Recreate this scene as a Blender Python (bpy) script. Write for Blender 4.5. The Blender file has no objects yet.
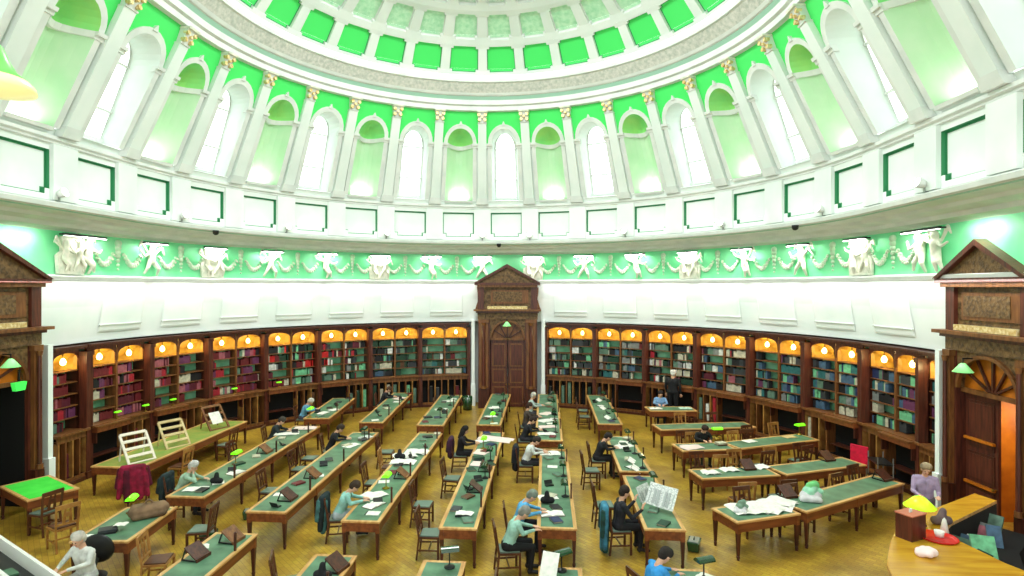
# Domed library reading room, built in metres: x across, y towards the far portal, z up.
import bpy, math, random
from mathutils import Vector, Matrix
import numpy as np
PI = math.pi
R_ = random.Random(11)
COL = bpy.context.scene.collection

# ------------------------------------------------------------------ materials
def lin(c):
    return tuple(((x/255.)/12.92 if x/255. <= .04045 else ((x/255.+.055)/1.055)**2.4) for x in c) + (1,)
MATS = {}
def mat(name, rgb, rough=.6, var=0., scale=4., rgb2=None, emit=0., metal=0., spec=.4, stretch=None, bump=0.):
    if name in MATS: return MATS[name]
    m = bpy.data.materials.new(name); m.use_nodes = True
    nt = m.node_tree; b = nt.nodes['Principled BSDF']
    b.inputs['Base Color'].default_value = lin(rgb)
    b.inputs['Roughness'].default_value = rough
    b.inputs['Metallic'].default_value = metal
    b.inputs['Specular IOR Level'].default_value = spec
    if emit:
        b.inputs['Emission Color'].default_value = lin(rgb); b.inputs['Emission Strength'].default_value = emit
    if var or rgb2 or bump:
        tc = nt.nodes.new('ShaderNodeTexCoord'); mp = nt.nodes.new('ShaderNodeMapping')
        nz = nt.nodes.new('ShaderNodeTexNoise'); nz.inputs['Scale'].default_value = scale; nz.inputs['Detail'].default_value = 5
        nt.links.new(tc.outputs['Object'], mp.inputs['Vector']); nt.links.new(mp.outputs[0], nz.inputs['Vector'])
        if stretch: mp.inputs['Scale'].default_value = stretch
        if var or rgb2:
            r = nt.nodes.new('ShaderNodeValToRGB')
            r.color_ramp.elements[0].position = .35; r.color_ramp.elements[1].position = .68
            r.color_ramp.elements[0].color = lin(rgb)
            r.color_ramp.elements[1].color = lin(rgb2 or tuple(min(255, max(0, x*(1+var))) for x in rgb))
            nt.links.new(nz.outputs['Fac'], r.inputs[0]); nt.links.new(r.outputs[0], b.inputs['Base Color'])
        if bump:
            bp = nt.nodes.new('ShaderNodeBump'); bp.inputs['Strength'].default_value = bump; bp.inputs['Distance'].default_value = .03
            nt.links.new(nz.outputs['Fac'], bp.inputs['Height']); nt.links.new(bp.outputs[0], b.inputs['Normal'])
    MATS[name] = m
    return m
WHITE = mat('white_plaster', (226, 232, 228), .7, rgb2=(213, 224, 218), scale=.8)
BANDWH = mat('band_white_paint', (246, 250, 248), .6, rgb2=(232, 244, 240), scale=.8)
GREYW = mat('cornice_plaster', (222, 225, 221), .7, rgb2=(206, 212, 208), scale=2)
BANDW = mat('relief_band_plaster', (208, 206, 198), .8, rgb2=(170, 176, 166), scale=9, bump=.6)
LINEG = mat('grey_green_line_paint', (150, 190, 170), .7)
GREEN = mat('spring_green_paint', (74, 226, 108), .55)
MINT = mat('mint_paint', (112, 226, 158), .6, rgb2=(138, 226, 172), scale=1.2)
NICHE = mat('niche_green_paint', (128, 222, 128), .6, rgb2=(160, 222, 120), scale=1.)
NICHE_UPLIT = mat('niche_uplit_tone', (182, 226, 182), .6, rgb2=(200, 230, 196), scale=1.2)  # uplight's fade to white put into the colour of the niche shaft
PALEG = mat('pale_green_coffer', (196, 236, 202), .7, rgb2=(160, 220, 178), scale=7, bump=.5)
PALER = mat('paler_coffer', (206, 222, 208), .7, rgb2=(180, 212, 190), scale=7, bump=.5)
EDGEG = mat('dark_green_edge_paint', (50, 135, 88), .6)
RELIEF = mat('relief_cream', (232, 228, 214), .7, rgb2=(196, 206, 186), scale=6)
GARL = mat('garland_relief', (176, 214, 178), .7, rgb2=(206, 216, 196), scale=9)
GOLD = mat('gilt', (196, 160, 84), .4, rgb2=(240, 226, 180), scale=14, metal=.2)
MAHOG = mat('dark_mahogany', (84, 40, 26), .38, rgb2=(52, 24, 17), scale=3, stretch=(6, 6, .6))
MAHOGR = mat('red_mahogany', (98, 48, 34), .35, rgb2=(60, 28, 22), scale=3, stretch=(6, 6, .6))
OAK = mat('brown_oak', (132, 84, 44), .42, rgb2=(92, 54, 28), scale=3, stretch=(4, 4, .7))
CARV = mat('carved_oak', (122, 92, 56), .5, rgb2=(66, 46, 26), scale=11, bump=.9)
DESKW = mat('desk_wood', (134, 74, 38), .36, rgb2=(98, 50, 26), scale=2.5, stretch=(5, .7, 5))
DESKE = mat('worn_desk_edge', (214, 170, 106), .35, rgb2=(178, 126, 68), scale=2.5, stretch=(5, .7, 5))
CHAIRW = mat('chair_wood', (96, 54, 32), .4, rgb2=(62, 32, 20), scale=5)
CHAIRL = mat('pale_chair_wood', (176, 128, 66), .4, rgb2=(130, 84, 42), scale=5)
LEATH = mat('green_desk_leather', (64, 100, 76), .45, rgb2=(94, 136, 106), scale=2.6)
LEATHB = mat('bright_green_baize', (44, 200, 50), .7, rgb2=(70, 215, 70), scale=3)
SEATM = mat('grey_green_seat_leather', (98, 118, 106), .45)
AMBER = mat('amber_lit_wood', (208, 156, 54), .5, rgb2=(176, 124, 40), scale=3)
BULB = mat('warm_bulb', (255, 232, 150), .5, emit=6)
BULBW = mat('white_lamp_lens', (255, 255, 250), .5, emit=2.5)
SHMINT = mat('mint_shelf_back', (150, 218, 178), .6, rgb2=(96, 176, 130), scale=2)
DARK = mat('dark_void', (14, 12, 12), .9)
BLACK = mat('black_enamel', (20, 22, 24), .35)
METAL = mat('grey_metal', (150, 152, 150), .35, metal=.7)
LIME = mat('lit_lime_glass', (118, 245, 30), .3, emit=.85)
LIMEY = mat('lit_yellow_green_glass', (190, 235, 40), .3, emit=.8)
DKGL = mat('unlit_green_glass', (22, 62, 34), .12, spec=.8)
BRASS = mat('brass', (150, 116, 50), .3, metal=.8)
PAPER = mat('paper', (236, 234, 226), .8, rgb2=(214, 212, 206), scale=12)
PRINT = mat('newsprint', (238, 240, 238), .8, rgb2=(160, 168, 168), scale=26, stretch=(1, 3, 1))
PINKP = mat('pinkish_paper', (222, 200, 196), .8)
COUNT = mat('honey_counter_wood', (206, 158, 44), .25, rgb2=(176, 120, 30), scale=1.6, stretch=(.8, 4, 4))
ORANGE = mat('orange_wood', (196, 112, 26), .35, rgb2=(150, 78, 18), scale=2)
RACKW = mat('pale_rack_wood', (206, 186, 138), .5, rgb2=(176, 150, 96), scale=4)
RED = mat('red_plastic', (206, 24, 20), .35)
MINTD = mat('white_mint_paint', (196, 226, 208), .6)
GLASSW = mat('daylight_pane', (240, 255, 248), .2, emit=1.8)
def cloth(name, rgb, v=-.18): return mat(name, rgb, .85, var=v, scale=7)
# parquet floor
def floor_mat():
    m = bpy.data.materials.new('parquet'); m.use_nodes = True; nt = m.node_tree; b = nt.nodes['Principled BSDF']
    tc = nt.nodes.new('ShaderNodeTexCoord')
    mp = nt.nodes.new('ShaderNodeMapping'); mp.inputs['Rotation'].default_value = (0, 0, .78)
    br = nt.nodes.new('ShaderNodeTexBrick'); br.inputs['Scale'].default_value = 2.6
    br.inputs['Color1'].default_value = lin((200, 166, 62)); br.inputs['Color2'].default_value = lin((178, 138, 52))
    br.inputs['Mortar'].default_value = lin((120, 88, 34)); br.inputs['Mortar Size'].default_value = .008
    nz = nt.nodes.new('ShaderNodeTexNoise'); nz.inputs['Scale'].default_value = .9; nz.inputs['Detail'].default_value = 6
    mx = nt.nodes.new('ShaderNodeMix'); mx.data_type = 'RGBA'; mx.blend_type = 'MULTIPLY'; mx.inputs[0].default_value = .75
    rp = nt.nodes.new('ShaderNodeValToRGB'); rp.color_ramp.elements[0].position = .3; rp.color_ramp.elements[1].position = .7
    rp.color_ramp.elements[0].color = lin((150, 138, 120)); rp.color_ramp.elements[1].color = lin((255, 255, 240))
    L = nt.links.new
    L(tc.outputs['Object'], mp.inputs[0]); L(mp.outputs[0], br.inputs['Vector']); L(tc.outputs['Object'], nz.inputs['Vector'])
    L(nz.outputs['Fac'], rp.inputs[0]); L(br.outputs['Color'], mx.inputs[6]); L(rp.outputs[0], mx.inputs[7]); L(mx.outputs[2], b.inputs['Base Color'])
    b.inputs['Roughness'].default_value = .33
    return m
FLOORM = floor_mat()

# ------------------------------------------------------------------ mesh builder
class MB:
    def __init__(s): s.v = []; s.f = []; s.mi = []; s.m = []
    def _m(s, m):
        if m not in s.m: s.m.append(m)
        return s.m.index(m)
    def face(s, pts, m):
        n = len(s.v); s.v += [tuple(p) for p in pts]; s.f.append(tuple(range(n, n+len(pts)))); s.mi.append(s._m(m))
    def hexa(s, p, m):     # 8 points: bottom 4 then top 4, both counter-clockwise from above
        n = len(s.v); s.v += [tuple(q) for q in p]; k = s._m(m)
        for f in ((3, 2, 1, 0), (4, 5, 6, 7), (0, 1, 5, 4), (1, 2, 6, 5), (2, 3, 7, 6), (3, 0, 4, 7)):
            s.f.append(tuple(n+i for i in f)); s.mi.append(k)
    def box(s, x0, x1, y0, y1, z0, z1, m, M=None):
        p = [(x0, y0, z0), (x1, y0, z0), (x1, y1, z0), (x0, y1, z0), (x0, y0, z1), (x1, y0, z1), (x1, y1, z1), (x0, y1, z1)]
        if M: p = [M @ Vector(q) for q in p]
        s.hexa(p, m)
    def bar(s, a, b, w, h, m):   # box between two points, w wide (sideways), h high
        a = Vector(a); b = Vector(b); d = (b-a).normalized()
        u = d.cross(Vector((0, 0, 1)))
        u = Vector((1, 0, 0)) if u.length < .05 else u.normalized()
        t = u.cross(d).normalized(); u *= w/2; t *= h/2
        s.hexa([a-u-t, a+u-t, b+u-t, b-u-t, a-u+t, a+u+t, b+u+t, b-u+t], m)
    def tube(s, a, b, r0, r1, m, n=10, cap=True):
        a = Vector(a); b = Vector(b); d = (b-a).normalized()
        u = d.orthogonal().normalized(); w = d.cross(u); k = len(s.v); q = s._m(m)
        for p, r in ((a, r0), (b, r1)):
            for i in range(n):
                t = 2*PI*i/n; s.v.append(tuple(p+u*(r*math.cos(t))+w*(r*math.sin(t))))
        for i in range(n):
            j = (i+1) % n; s.f.append((k+i, k+j, k+n+j, k+n+i)); s.mi.append(q)
        if cap:
            s.f.append(tuple(k+n-1-i for i in range(n))); s.mi.append(q)
            s.f.append(tuple(k+n+i for i in range(n))); s.mi.append(q)
    def path(s, pts, r, m, n=8):
        for a, b in zip(pts[:-1], pts[1:]): s.tube(a, b, r, r, m, n)
    def lathe(s, prof, m, c=(0, 0, 0), n=16, M=None, a0=0, a1=2*PI):
        k = len(s.v); q = s._m(m); full = abs(a1-a0-2*PI) < 1e-6; c = Vector(c); cnt = n if full else n+1
        for r, z in prof:
            for i in range(cnt):
                t = a0+(a1-a0)*i/n; p = Vector((r*math.cos(t), r*math.sin(t), z))
                if M: p = M @ p
                s.v.append(tuple(c+p))
        for j in range(len(prof)-1):
            for i in range(n):
                i2 = (i+1) % cnt
                s.f.append((k+j*cnt+i, k+j*cnt+i2, k+(j+1)*cnt+i2, k+(j+1)*cnt+i)); s.mi.append(q)
    def prism(s, poly, z0, z1, m, mtop=None):
        n = len(poly); a = [(x, y, z0) for x, y in poly]; b = [(x, y, z1) for x, y in poly]
        s.face(a[::-1], m); s.face(b, mtop or m)
        for i in range(n):
            j = (i+1) % n; s.face([a[i], a[j], b[j], b[i]], m)
    def extr(s, poly, y0, y1, m, M=None):   # polygon in x,z extruded along y
        n = len(poly); a = [Vector((x, y0, z)) for x, z in poly]; b = [Vector((x, y1, z)) for x, z in poly]
        if M: a = [M @ p for p in a]; b = [M @ p for p in b]
        s.face(a, m); s.face(b[::-1], m)
        for i in range(n):
            j = (i+1) % n; s.face([a[j], a[i], b[i], b[j]], m)
    def build(s, name, parent=None, loc=None, rz=0, smooth=False, bev=0, kind=None, default=None):
        me = bpy.data.meshes.new(name); me.from_pydata(s.v, [], s.f)
        for m in s.m: me.materials.append(m)
        me.polygons.foreach_set('material_index', s.mi)
        if smooth: me.polygons.foreach_set('use_smooth', [True]*len(s.f))
        me.update(); o = bpy.data.objects.new(name, me); COL.objects.link(o)
        if parent: o.parent = parent
        if loc: o.location = loc
        o.rotation_euler.z = rz
        if bev:
            b = o.modifiers.new('edge', 'BEVEL'); b.width = bev; b.segments = 2; b.limit_method = 'ANGLE'
        if kind: o['kind'] = kind
        return o
def tag(o, label, cat, group=None, kind=None):
    o['label'] = label; o['category'] = cat
    if group: o['group'] = group
    if kind: o['kind'] = kind
    return o
def thing(name, label, cat, loc=(0, 0, 0), rz=0, group=None):
    o = bpy.data.objects.new(name, None); COL.objects.link(o); o.empty_display_size = .1
    o.location = loc; o.rotation_euler.z = rz
    return tag(o, label, cat, group)
KIDS = {}
def dup(root, loc, rz=0, label=None, group=None, scale=None):
    r = root.copy(); COL.objects.link(r); r.location = loc; r.rotation_euler = (0, 0, rz)
    if label: r['label'] = label
    if group: r['group'] = group
    if scale: r.scale = scale
    for ch in list(root.children):
        c = ch.copy(); COL.objects.link(c); c.parent = r
        for g in ch.children:
            d = g.copy(); COL.objects.link(d); d.parent = c
    return r

# ------------------------------------------------------------------ room plan: half circle (s = -pi/2 .. pi/2) then straight sides
SP = .2096
def plan(s, R):
    a = max(-PI/2, min(PI/2, s)); ex = abs(s-a)
    return (R*math.sin(a), R*math.cos(a)-10*ex)
def pt(s, R, z):
    x, y = plan(s, R); return (x, y, z)
def ang(s): return -max(-PI/2, min(PI/2, s))
S_END = 3.15
def ss(a, b, step=SP/6):
    n = max(1, int(round(abs(b-a)/step))); L = [a+(b-a)*i/n for i in range(n+1)]
    for q in (-PI/2, PI/2):
        if a < q < b: L.append(q)
    return sorted(set(L))
def sweep(mb, prof, s0, s1, step=SP/6):   # prof: list of (R, z, material of the strip that starts here)
    L = ss(s0, s1, step)
    for (R0, z0, m), (R1, z1, _) in zip(prof[:-1], prof[1:]):
        for a, b in zip(L[:-1], L[1:]):
            mb.face([pt(a, R0, z0), pt(b, R0, z0), pt(b, R1, z1), pt(a, R1, z1)], m)

# floor
mb = MB(); mb.face([(-13.5, -20, 0), (13.5, -20, 0), (13.5, 13.5, 0), (-13.5, 13.5, 0)], FLOORM)
mb.build('floor', kind='structure')
# wall behind the bookcases, coved band, frieze, cornice
W0 = 12.05
def SEG(a, b, da, db):
    if a < -2: return [(a, -db), (-da, b)]
    return [(a, PI/2+.12), (PI/2+.3, b)]
def side_wall(nm, a, b):
    m = MB()
    da, db_ = PI/2+.205, PI/2+.375
    for p, q in ((a, b),) if abs(a) < 1 and abs(b) < 1 else SEG(a, b, da, db_):
        sweep(m, [(W0, 0, WHITE), (W0, 3.1, WHITE)], p, q)
    sweep(m, [(W0, 3.1, WHITE), (W0, 3.8, BANDWH), (11.62, 3.86, BANDWH), (11.6, 4.0, BANDWH), (11.42, 4.9, BANDWH), (11.24, 5.5, BANDWH), (11.2, 5.62, GREYW), (11.02, 5.64, GREYW),
              (11.0, 5.74, GREYW), (11.12, 5.78, GREYW), (11.2, 5.8, MINT), (11.2, 6.95, GREYW), (11.05, 7.0, GREYW)], a, b)
    m.build(nm, kind='structure', smooth=False)
side_wall('wall_left', -S_END, -PI/4); side_wall('wall_back', -PI/4, PI/4); side_wall('wall_right', PI/4, S_END)
m = MB()
sweep(m, [(11.1, 6.98, GREYW), (10.8, 7.02, GREYW), (10.75, 7.12, GREYW), (10.4, 7.18, GREYW), (10.35, 7.26, GREYW), (9.95, 7.3, LINEG), (9.93, 7.33, GREYW), (9.86, 7.36, GREYW), (9.84, 7.46, GREYW),
          (9.9, 7.5, GREYW), (10.12, 7.53, GREYW), (10.12, 7.56, GREYW)], -S_END, S_END)
m.build('trim_1', kind='structure')
# panel course below the windows (z 7.55-8.9), one recessed panel per bay
m = MB()
def quadsR(m, a0, a1, z0, z1, R0, R1, mt, n=3):
    for i in range(n):
        a = a0+(a1-a0)*i/n; b = a0+(a1-a0)*(i+1)/n
        m.face([pt(a, R0, z0), pt(b, R0, z0), pt(b, R1, z1), pt(a, R1, z1)], mt)
NB = 14
for k in range(-NB, NB+1):
    c = k*SP; h = SP/2; w = .068
    pz0, pz1 = 7.66, 8.72; nt_ = .013; nz_ = .13
    # notched outline (angle, z)
    out = [(-w+nt_, pz0), (w-nt_, pz0), (w-nt_, pz0+nz_), (w, pz0+nz_), (w, pz1), (-w, pz1), (-w, pz0+nz_), (-w+nt_, pz0+nz_)]
    bigo = [(-h, 7.53), (h, 7.53), (h, 7.53), (h, pz0+nz_), (h, 8.9), (-h, 8.9), (-h, pz0+nz_), (-h, 7.53)]
    bigo[0] = (-w+nt_, 7.53); bigo[1] = (w-nt_, 7.53)
    P = lambda q, R: pt(c+q[0], R, q[1])
    for i in range(8):
        j = (i+1) % 8
        m.face([P(bigo[i], 10), P(bigo[j], 10), P(out[j], 10), P(out[i], 10)], WHITE)
        m.face([P(out[i], 10), P(out[j], 10), P(out[j], 10.1), P(out[i], 10.1)], EDGEG)
    # green line then white field
    g = [(x*.93, z+(.035 if z < 8 else -.05)) for x, z in out]
    for i in range(8):
        j = (i+1) % 8
        m.face([P(out[i], 10.1), P(out[j], 10.1), P(g[j], 10.1), P(g[i], 10.1)], EDGEG)
    m.face([P(g[0], 10.1), P(g[1], 10.1), P(g[2], 10.1), P(g[7], 10.1)], WHITE)
    m.face([P(g[6], 10.1), P(g[3], 10.1), P(g[4], 10.1), P(g[5], 10.1)], WHITE)
m.build('wall_drum_base', kind='structure')
m = MB()
sweep(m, [(10.0, 8.86, GREYW), (9.93, 8.88, GREYW), (9.93, 8.93, GREYW), (9.86, 8.96, GREYW), (9.86, 9.04, GREYW), (10.0, 9.08, GREYW)], -S_END, S_END)
m.build('trim_2', kind='structure')

# ------------------------------------------------------------------ drum with windows and niches (leans inwards)
def RD(z): return 10.0-(z-9.05)*.513
ZT, ZS, Z0 = 12.66, 11.42, 9.22
HW, HO, RREF = .56, .72, 9.2
def dp(k, w, z, d=0):    # w metres across at reference radius, d outward
    return pt(k*SP+w/RREF, RD(z)+d, z)
def outline(hw, nA=12):
    L = [(-hw, Z0), (-hw, (Z0+ZS)/2), (-hw, ZS)]
    for i in range(1, nA): t = PI-PI*i/nA; L.append((hw*math.cos(t), ZS+hw*math.sin(t)*1.0))
    return L+[(hw, ZS), (hw, (Z0+ZS)/2), (hw, Z0)]
HB = SP/2*RREF
wall = MB()
def outer_match(L):
    o = []
    for w, z in L:
        if z <= ZS+1e-6: o.append((math.copysign(HB, w), z))
        else:
            t = math.atan2(z-ZS, w); dx, dz = math.cos(t), math.sin(t)
            q = min(HB/abs(dx) if abs(dx) > 1e-6 else 1e9, (ZT-ZS)/dz); o.append((dx*q, ZS+dz*q))
    return o
for k in range(-NB, NB+1):
    ol = outline(HW); oo = outline(HO); om = outer_match(oo)
    # add corner handling by inserting the exact top corners
    for i in range(len(ol)-1):
        a, b, c, d = ol[i], ol[i+1], oo[i], oo[i+1]
        arch = max(a[1], b[1]) > ZS+1e-6
        P = lambda q, dd=0: dp(k, q[0], q[1], dd)
        rz_ = -.07
        wall.face([P(a, rz_), P(b, rz_), P(d, rz_), P(c, rz_)], GREYW)
        wall.face([P(c, rz_), P(d, rz_), P(d), P(c)], GREYW)
        wall.face([P(c), P(d), P(om[i+1]), P(om[i])], GREEN if arch else WHITE)
        if arch:
            e, f = om[i], om[i+1]
            if abs(abs(e[0])-HB) < 1e-6 and abs(f[1]-ZT) < 1e-6 and abs(f[0]) < HB-1e-6: wall.face([P(e), P(f), P((-HB, ZT))], GREEN)
            if abs(e[1]-ZT) < 1e-6 and abs(abs(f[0])-HB) < 1e-6 and abs(e[0]) < HB-1e-6: wall.face([P(e), P(f), P((HB, ZT))], GREEN)
    wall.face([dp(k, -HB, 9.05), dp(k, HB, 9.05), dp(k, HB, Z0), dp(k, -HB, Z0)], WHITE)
    # keystone and sill and impost
    wall.hexa([dp(k, -.09, ZS+HO-.06, .0), dp(k, .09, ZS+HO-.06, .0), dp(k, .09, ZS+HO-.06, -.1), dp(k, -.09, ZS+HO-.06, -.1),
               dp(k, -.015, ZS+HO+.09, 0), dp(k, .015, ZS+HO+.09, 0), dp(k, .015, ZS+HO+.09, -.1), dp(k, -.015, ZS+HO+.09, -.1)], GREYW)
    for sg in (-1, 1):
        w0, w1 = sorted((sg*(HW-.05), sg*HB))
        for (za, zb, dd) in ((ZS-.16, ZS-.08, -.09), (ZS-.08, ZS, -.14)):
            wall.hexa([dp(k, w0, za, .05), dp(k, w1, za, .05), dp(k, w1, za, dd), dp(k, w0, za, dd), dp(k, w0, zb, .05), dp(k, w1, zb, .05), dp(k, w1, zb, dd), dp(k, w0, zb, dd)], GREYW)
wall.build('wall_drum', kind='structure')
wn = 0
for k in range(-NB, NB+1):
    ol = outline(HW)
    if k % 2 == 0:     # window: deep white splayed reveal with a glazed sash at the back
        wn += 1; DP = .62
        f = MB(); gl = [(w*.8, Z0+.12 if i in (0, len(ol)-1) else z) for i, (w, z) in enumerate(ol)]
        bk = lambda q, e=0: pt(k*SP+q[0]/RREF, RD(Z0)-.02+DP*.72+e-(q[1]-Z0)*.40, q[1])
        for i in range(len(ol)-1):
            f.face([dp(k, *ol[i], -.07), dp(k, *ol[i+1], -.07), bk(gl[i+1]), bk(gl[i])], WHITE)
            g2 = [(w*.86, z) for w, z in (gl[i], gl[i+1])]
            f.face([bk(gl[i], -.0), bk(gl[i+1], -.0), bk(g2[1], -.02), bk(g2[0], -.02)], GREYW)
        f.face([dp(k, -HW, Z0, -.07), dp(k, HW, Z0, -.07), bk(gl[-1]), bk(gl[0])], WHITE)
        for z in (ZS-.1, Z0+.9): # transoms
            f.hexa([bk((-.45, z), .0), bk((.45, z), .0), bk((.45, z), -.05), bk((-.45, z), -.05), bk((-.45, z+.05), 0), bk((.45, z+.05), 0), bk((.45, z+.05), -.05), bk((-.45, z+.05), -.05)], GREYW)
        f.hexa([bk((-.46, Z0+.12), .0), bk((.46, Z0+.12), .0), bk((.46, Z0+.12), -.06), bk((-.46, Z0+.12), -.06), bk((-.46, Z0+.22), 0), bk((.46, Z0+.22), 0), bk((.46, Z0+.22), -.06), bk((-.46, Z0+.22), -.06)], GREYW)
        fr = f.build('window_%d' % wn, kind='structure')
        p = MB(); p.face([bk((w, z), .04) for w, z in gl], GLASSW); po = p.build('window_pane', fr); po['kind'] = 'structure'
    else:              # blind niche: curved green back, half dome head
        f = MB(); n = 8; DN = .62
        def np_(t, w, z, dd):  # point on the niche back: t 0..1 across
            x = -w+2*w*t; return pt(k*SP+x/RREF, RD(z)-.07+dd*math.sin(PI*t), z)
        rows = [Z0+(ZS-Z0)*i/6 for i in range(7)]
        for za, zb in zip(rows[:-1], rows[1:]):
            for i in range(n):
                f.face([np_(i/n, HW, za, DN), np_((i+1)/n, HW, za, DN), np_((i+1)/n, HW, zb, DN), np_(i/n, HW, zb, DN)], NICHE_UPLIT)
        for j in range(6):
            e0, e1 = PI/2*j/6, PI/2*(j+1)/6
            for i in range(n):
                q = []
                for (tt, e) in ((i/n, e0), ((i+1)/n, e0), ((i+1)/n, e1), (i/n, e1)):
                    q.append(np_(tt, HW*math.cos(e)+1e-4, ZS+HW*math.sin(e), DN*math.cos(e)))
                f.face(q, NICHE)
        f.face([np_(i/n, HW, Z0, DN) for i in range(n+1)], WHITE)
        # moulding across the springing inside the niche, and a sill
        for za, zb, dd in ((ZS-.14, ZS, .1),):
            for i in range(n):
                a, b = i/n, (i+1)/n
                f.hexa([np_(a, HW, za, DN), np_(b, HW, za, DN), np_(b, HW-.04, za, DN-dd), np_(a, HW-.04, za, DN-dd), np_(a, HW, zb, DN), np_(b, HW, zb, DN), np_(b, HW-.04, zb, DN-dd), np_(a, HW-.04, zb, DN-dd)], GREYW)
        f.hexa([dp(k, -HW, Z0-.08, .05), dp(k, HW, Z0-.08, .05), dp(k, HW, Z0-.08, -.12), dp(k, -HW, Z0-.08, -.12), dp(k, -HW, Z0, .05), dp(k, HW, Z0, .05), dp(k, HW, Z0, -.12), dp(k, -HW, Z0, -.12)], GREYW)
        f.build('wall_niche', kind='structure')
# pilasters with gilt capitals between the bays
tn = 2
for k in range(-NB, NB):
    c = k+.5; tn += 1; f = MB()
    def pil(w, z0, z1, d0, mt, w1=None, d1=None):
        w1 = w if w1 is None else w1; d1 = d0 if d1 is None else d1
        f.hexa([dp(c, -w, z0, .05), dp(c, w, z0, .05), dp(c, w, z0, -d0), dp(c, -w, z0, -d0), dp(c, -w1, z1, .05), dp(c, w1, z1, .05), dp(c, w1, z1, -d1), dp(c, -w1, z1, -d1)], mt)
    f.hexa([pt(c*SP-.036, 10.02, 7.53), pt(c*SP+.036, 10.02, 7.53), pt(c*SP+.036, 9.9, 7.53), pt(c*SP-.036, 9.9, 7.53), pt(c*SP-.036, 10.02, 8.86), pt(c*SP+.036, 10.02, 8.86), pt(c*SP+.036, 9.9, 8.86), pt(c*SP-.036, 9.9, 8.86)], WHITE)
    pil(.25, 9.05, 9.2, .24, GREYW); pil(.22, 9.2, 9.3, .21, GREYW)
    pil(.185, 9.3, 12.14, .17, WHITE); pil(.2, 12.14, 12.18, .2, GREYW)
    pil(.15, 12.18, 12.56, .17, GREYW, .22, .24)
    o = f.build('trim_%d' % tn, kind='structure')
    g = MB()
    for sg in (-1, 1):      # volutes and leaves
        for zz, ww in ((12.44, .15), (12.26, .13)):
            cpt = Vector(dp(c, sg*ww, zz, -.26)); g.tube(cpt, Vector(dp(c, sg*ww, zz, -.12)), .065, .065, GOLD, 8)
    cpt = Vector(dp(c, 0, 12.36, -.27)); g.tube(cpt, Vector(dp(c, 0, 12.36, -.1)), .05, .05, GOLD, 6)
    g.hexa([dp(c, -.24, 12.52, .0), dp(c, .24, 12.52, 0), dp(c, .24, 12.52, -.29), dp(c, -.24, 12.52, -.29), dp(c, -.24, 12.57, .0), dp(c, .24, 12.57, 0), dp(c, .24, 12.57, -.29), dp(c, -.24, 12.57, -.29)], RELIEF)
    go = g.build('gilt_capital', o)
# entablature and dome
m = MB()
sweep(m, [(8.3, 12.58, GREYW), (8.02, 12.6, GREYW), (8.0, 12.76, GREYW), (7.9, 12.8, GREYW), (7.88, 12.98, LINEG), (7.8, 13.1, GREYW), (7.74, 13.12, GREYW), (7.66, 13.2, BANDW), (7.42, 13.5, GREYW), (7.34, 13.52, GREYW),
          (7.32, 13.62, GREYW), (7.36, 13.66, GREYW)], -S_END, S_END)
m.build('trim_50', kind='structure')
m = MB(); PC = .2034; NC = 15
DOME = [(7.36, 13.66), (7.3, 13.76), (6.98, 14.25), (6.52, 14.63), (5.88, 15.03), (5.3, 15.33), (4.6, 15.6), (4.0, 15.8), (3.3, 16.0), (2.7, 16.15)]
rows = [((7.3, 13.76), (6.52, 14.63), GREEN, .76, .86), ((6.52, 14.63), (5.3, 15.33), PALEG, .7, .74), ((5.3, 15.33), (4.0, 15.8), PALER, .7, .7), ((4.0, 15.8), (2.7, 16.15), PALER, .66, .66)]
for (R0, z0), (R1, z1), gm, fw, fv in rows:
    nx, nz = (z1-z0), (R0-R1); L = math.hypot(nx, nz); nx /= L; nz /= L
    bulge = .06*L
    for k in range(-NC, NC+1):
        c = k*PC
        def CP(u, v, d=0):
            q = (v+1)/2; bl = bulge*(1-v*v)
            return pt(c+u*PC/2, R0+(R1-R0)*q+nx*(d+bl), z0+(z1-z0)*q+nz*(d+bl))
        a, b = fw, fv; na, nb = a*.82, b*.82
        inn = [(-na, -b), (na, -b), (na, -nb), (a, -nb), (a, nb), (na, nb), (na, b), (-na, b), (-na, nb), (-a, nb), (-a, -nb), (-na, -nb)]
        outp = [(-na, -1), (na, -1), (1, -1), (1, -nb), (1, nb), (1, 1), (na, 1), (-na, 1), (-1, 1), (-1, nb), (-1, -nb), (-1, -1)]
        for i in range(12):
            j = (i+1) % 12
            m.face([CP(*outp[i]), CP(*outp[j]), CP(*inn[j]), CP(*inn[i])], WHITE)
            m.face([CP(*inn[i]), CP(*inn[j]), CP(*inn[j], .1), CP(*inn[i], .1)], GREYW)
            i2 = [(x*.94, y*.94) for x, y in (inn[i], inn[j])]
            m.face([CP(*inn[i], .1), CP(*inn[j], .1), CP(*i2[1], .1), CP(*i2[0], .1)], EDGEG if gm is GREEN else GREYW)
        gi = [(x*.94, y*.94) for x, y in inn]
        m.face([CP(*gi[i], .1) for i in (0, 1, 2, 11)], gm); m.face([CP(*gi[i], .1) for i in (10, 3, 4, 9)], gm); m.face([CP(*gi[i], .1) for i in (8, 5, 6, 7)], gm)
m.build('ceiling', kind='structure')

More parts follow.
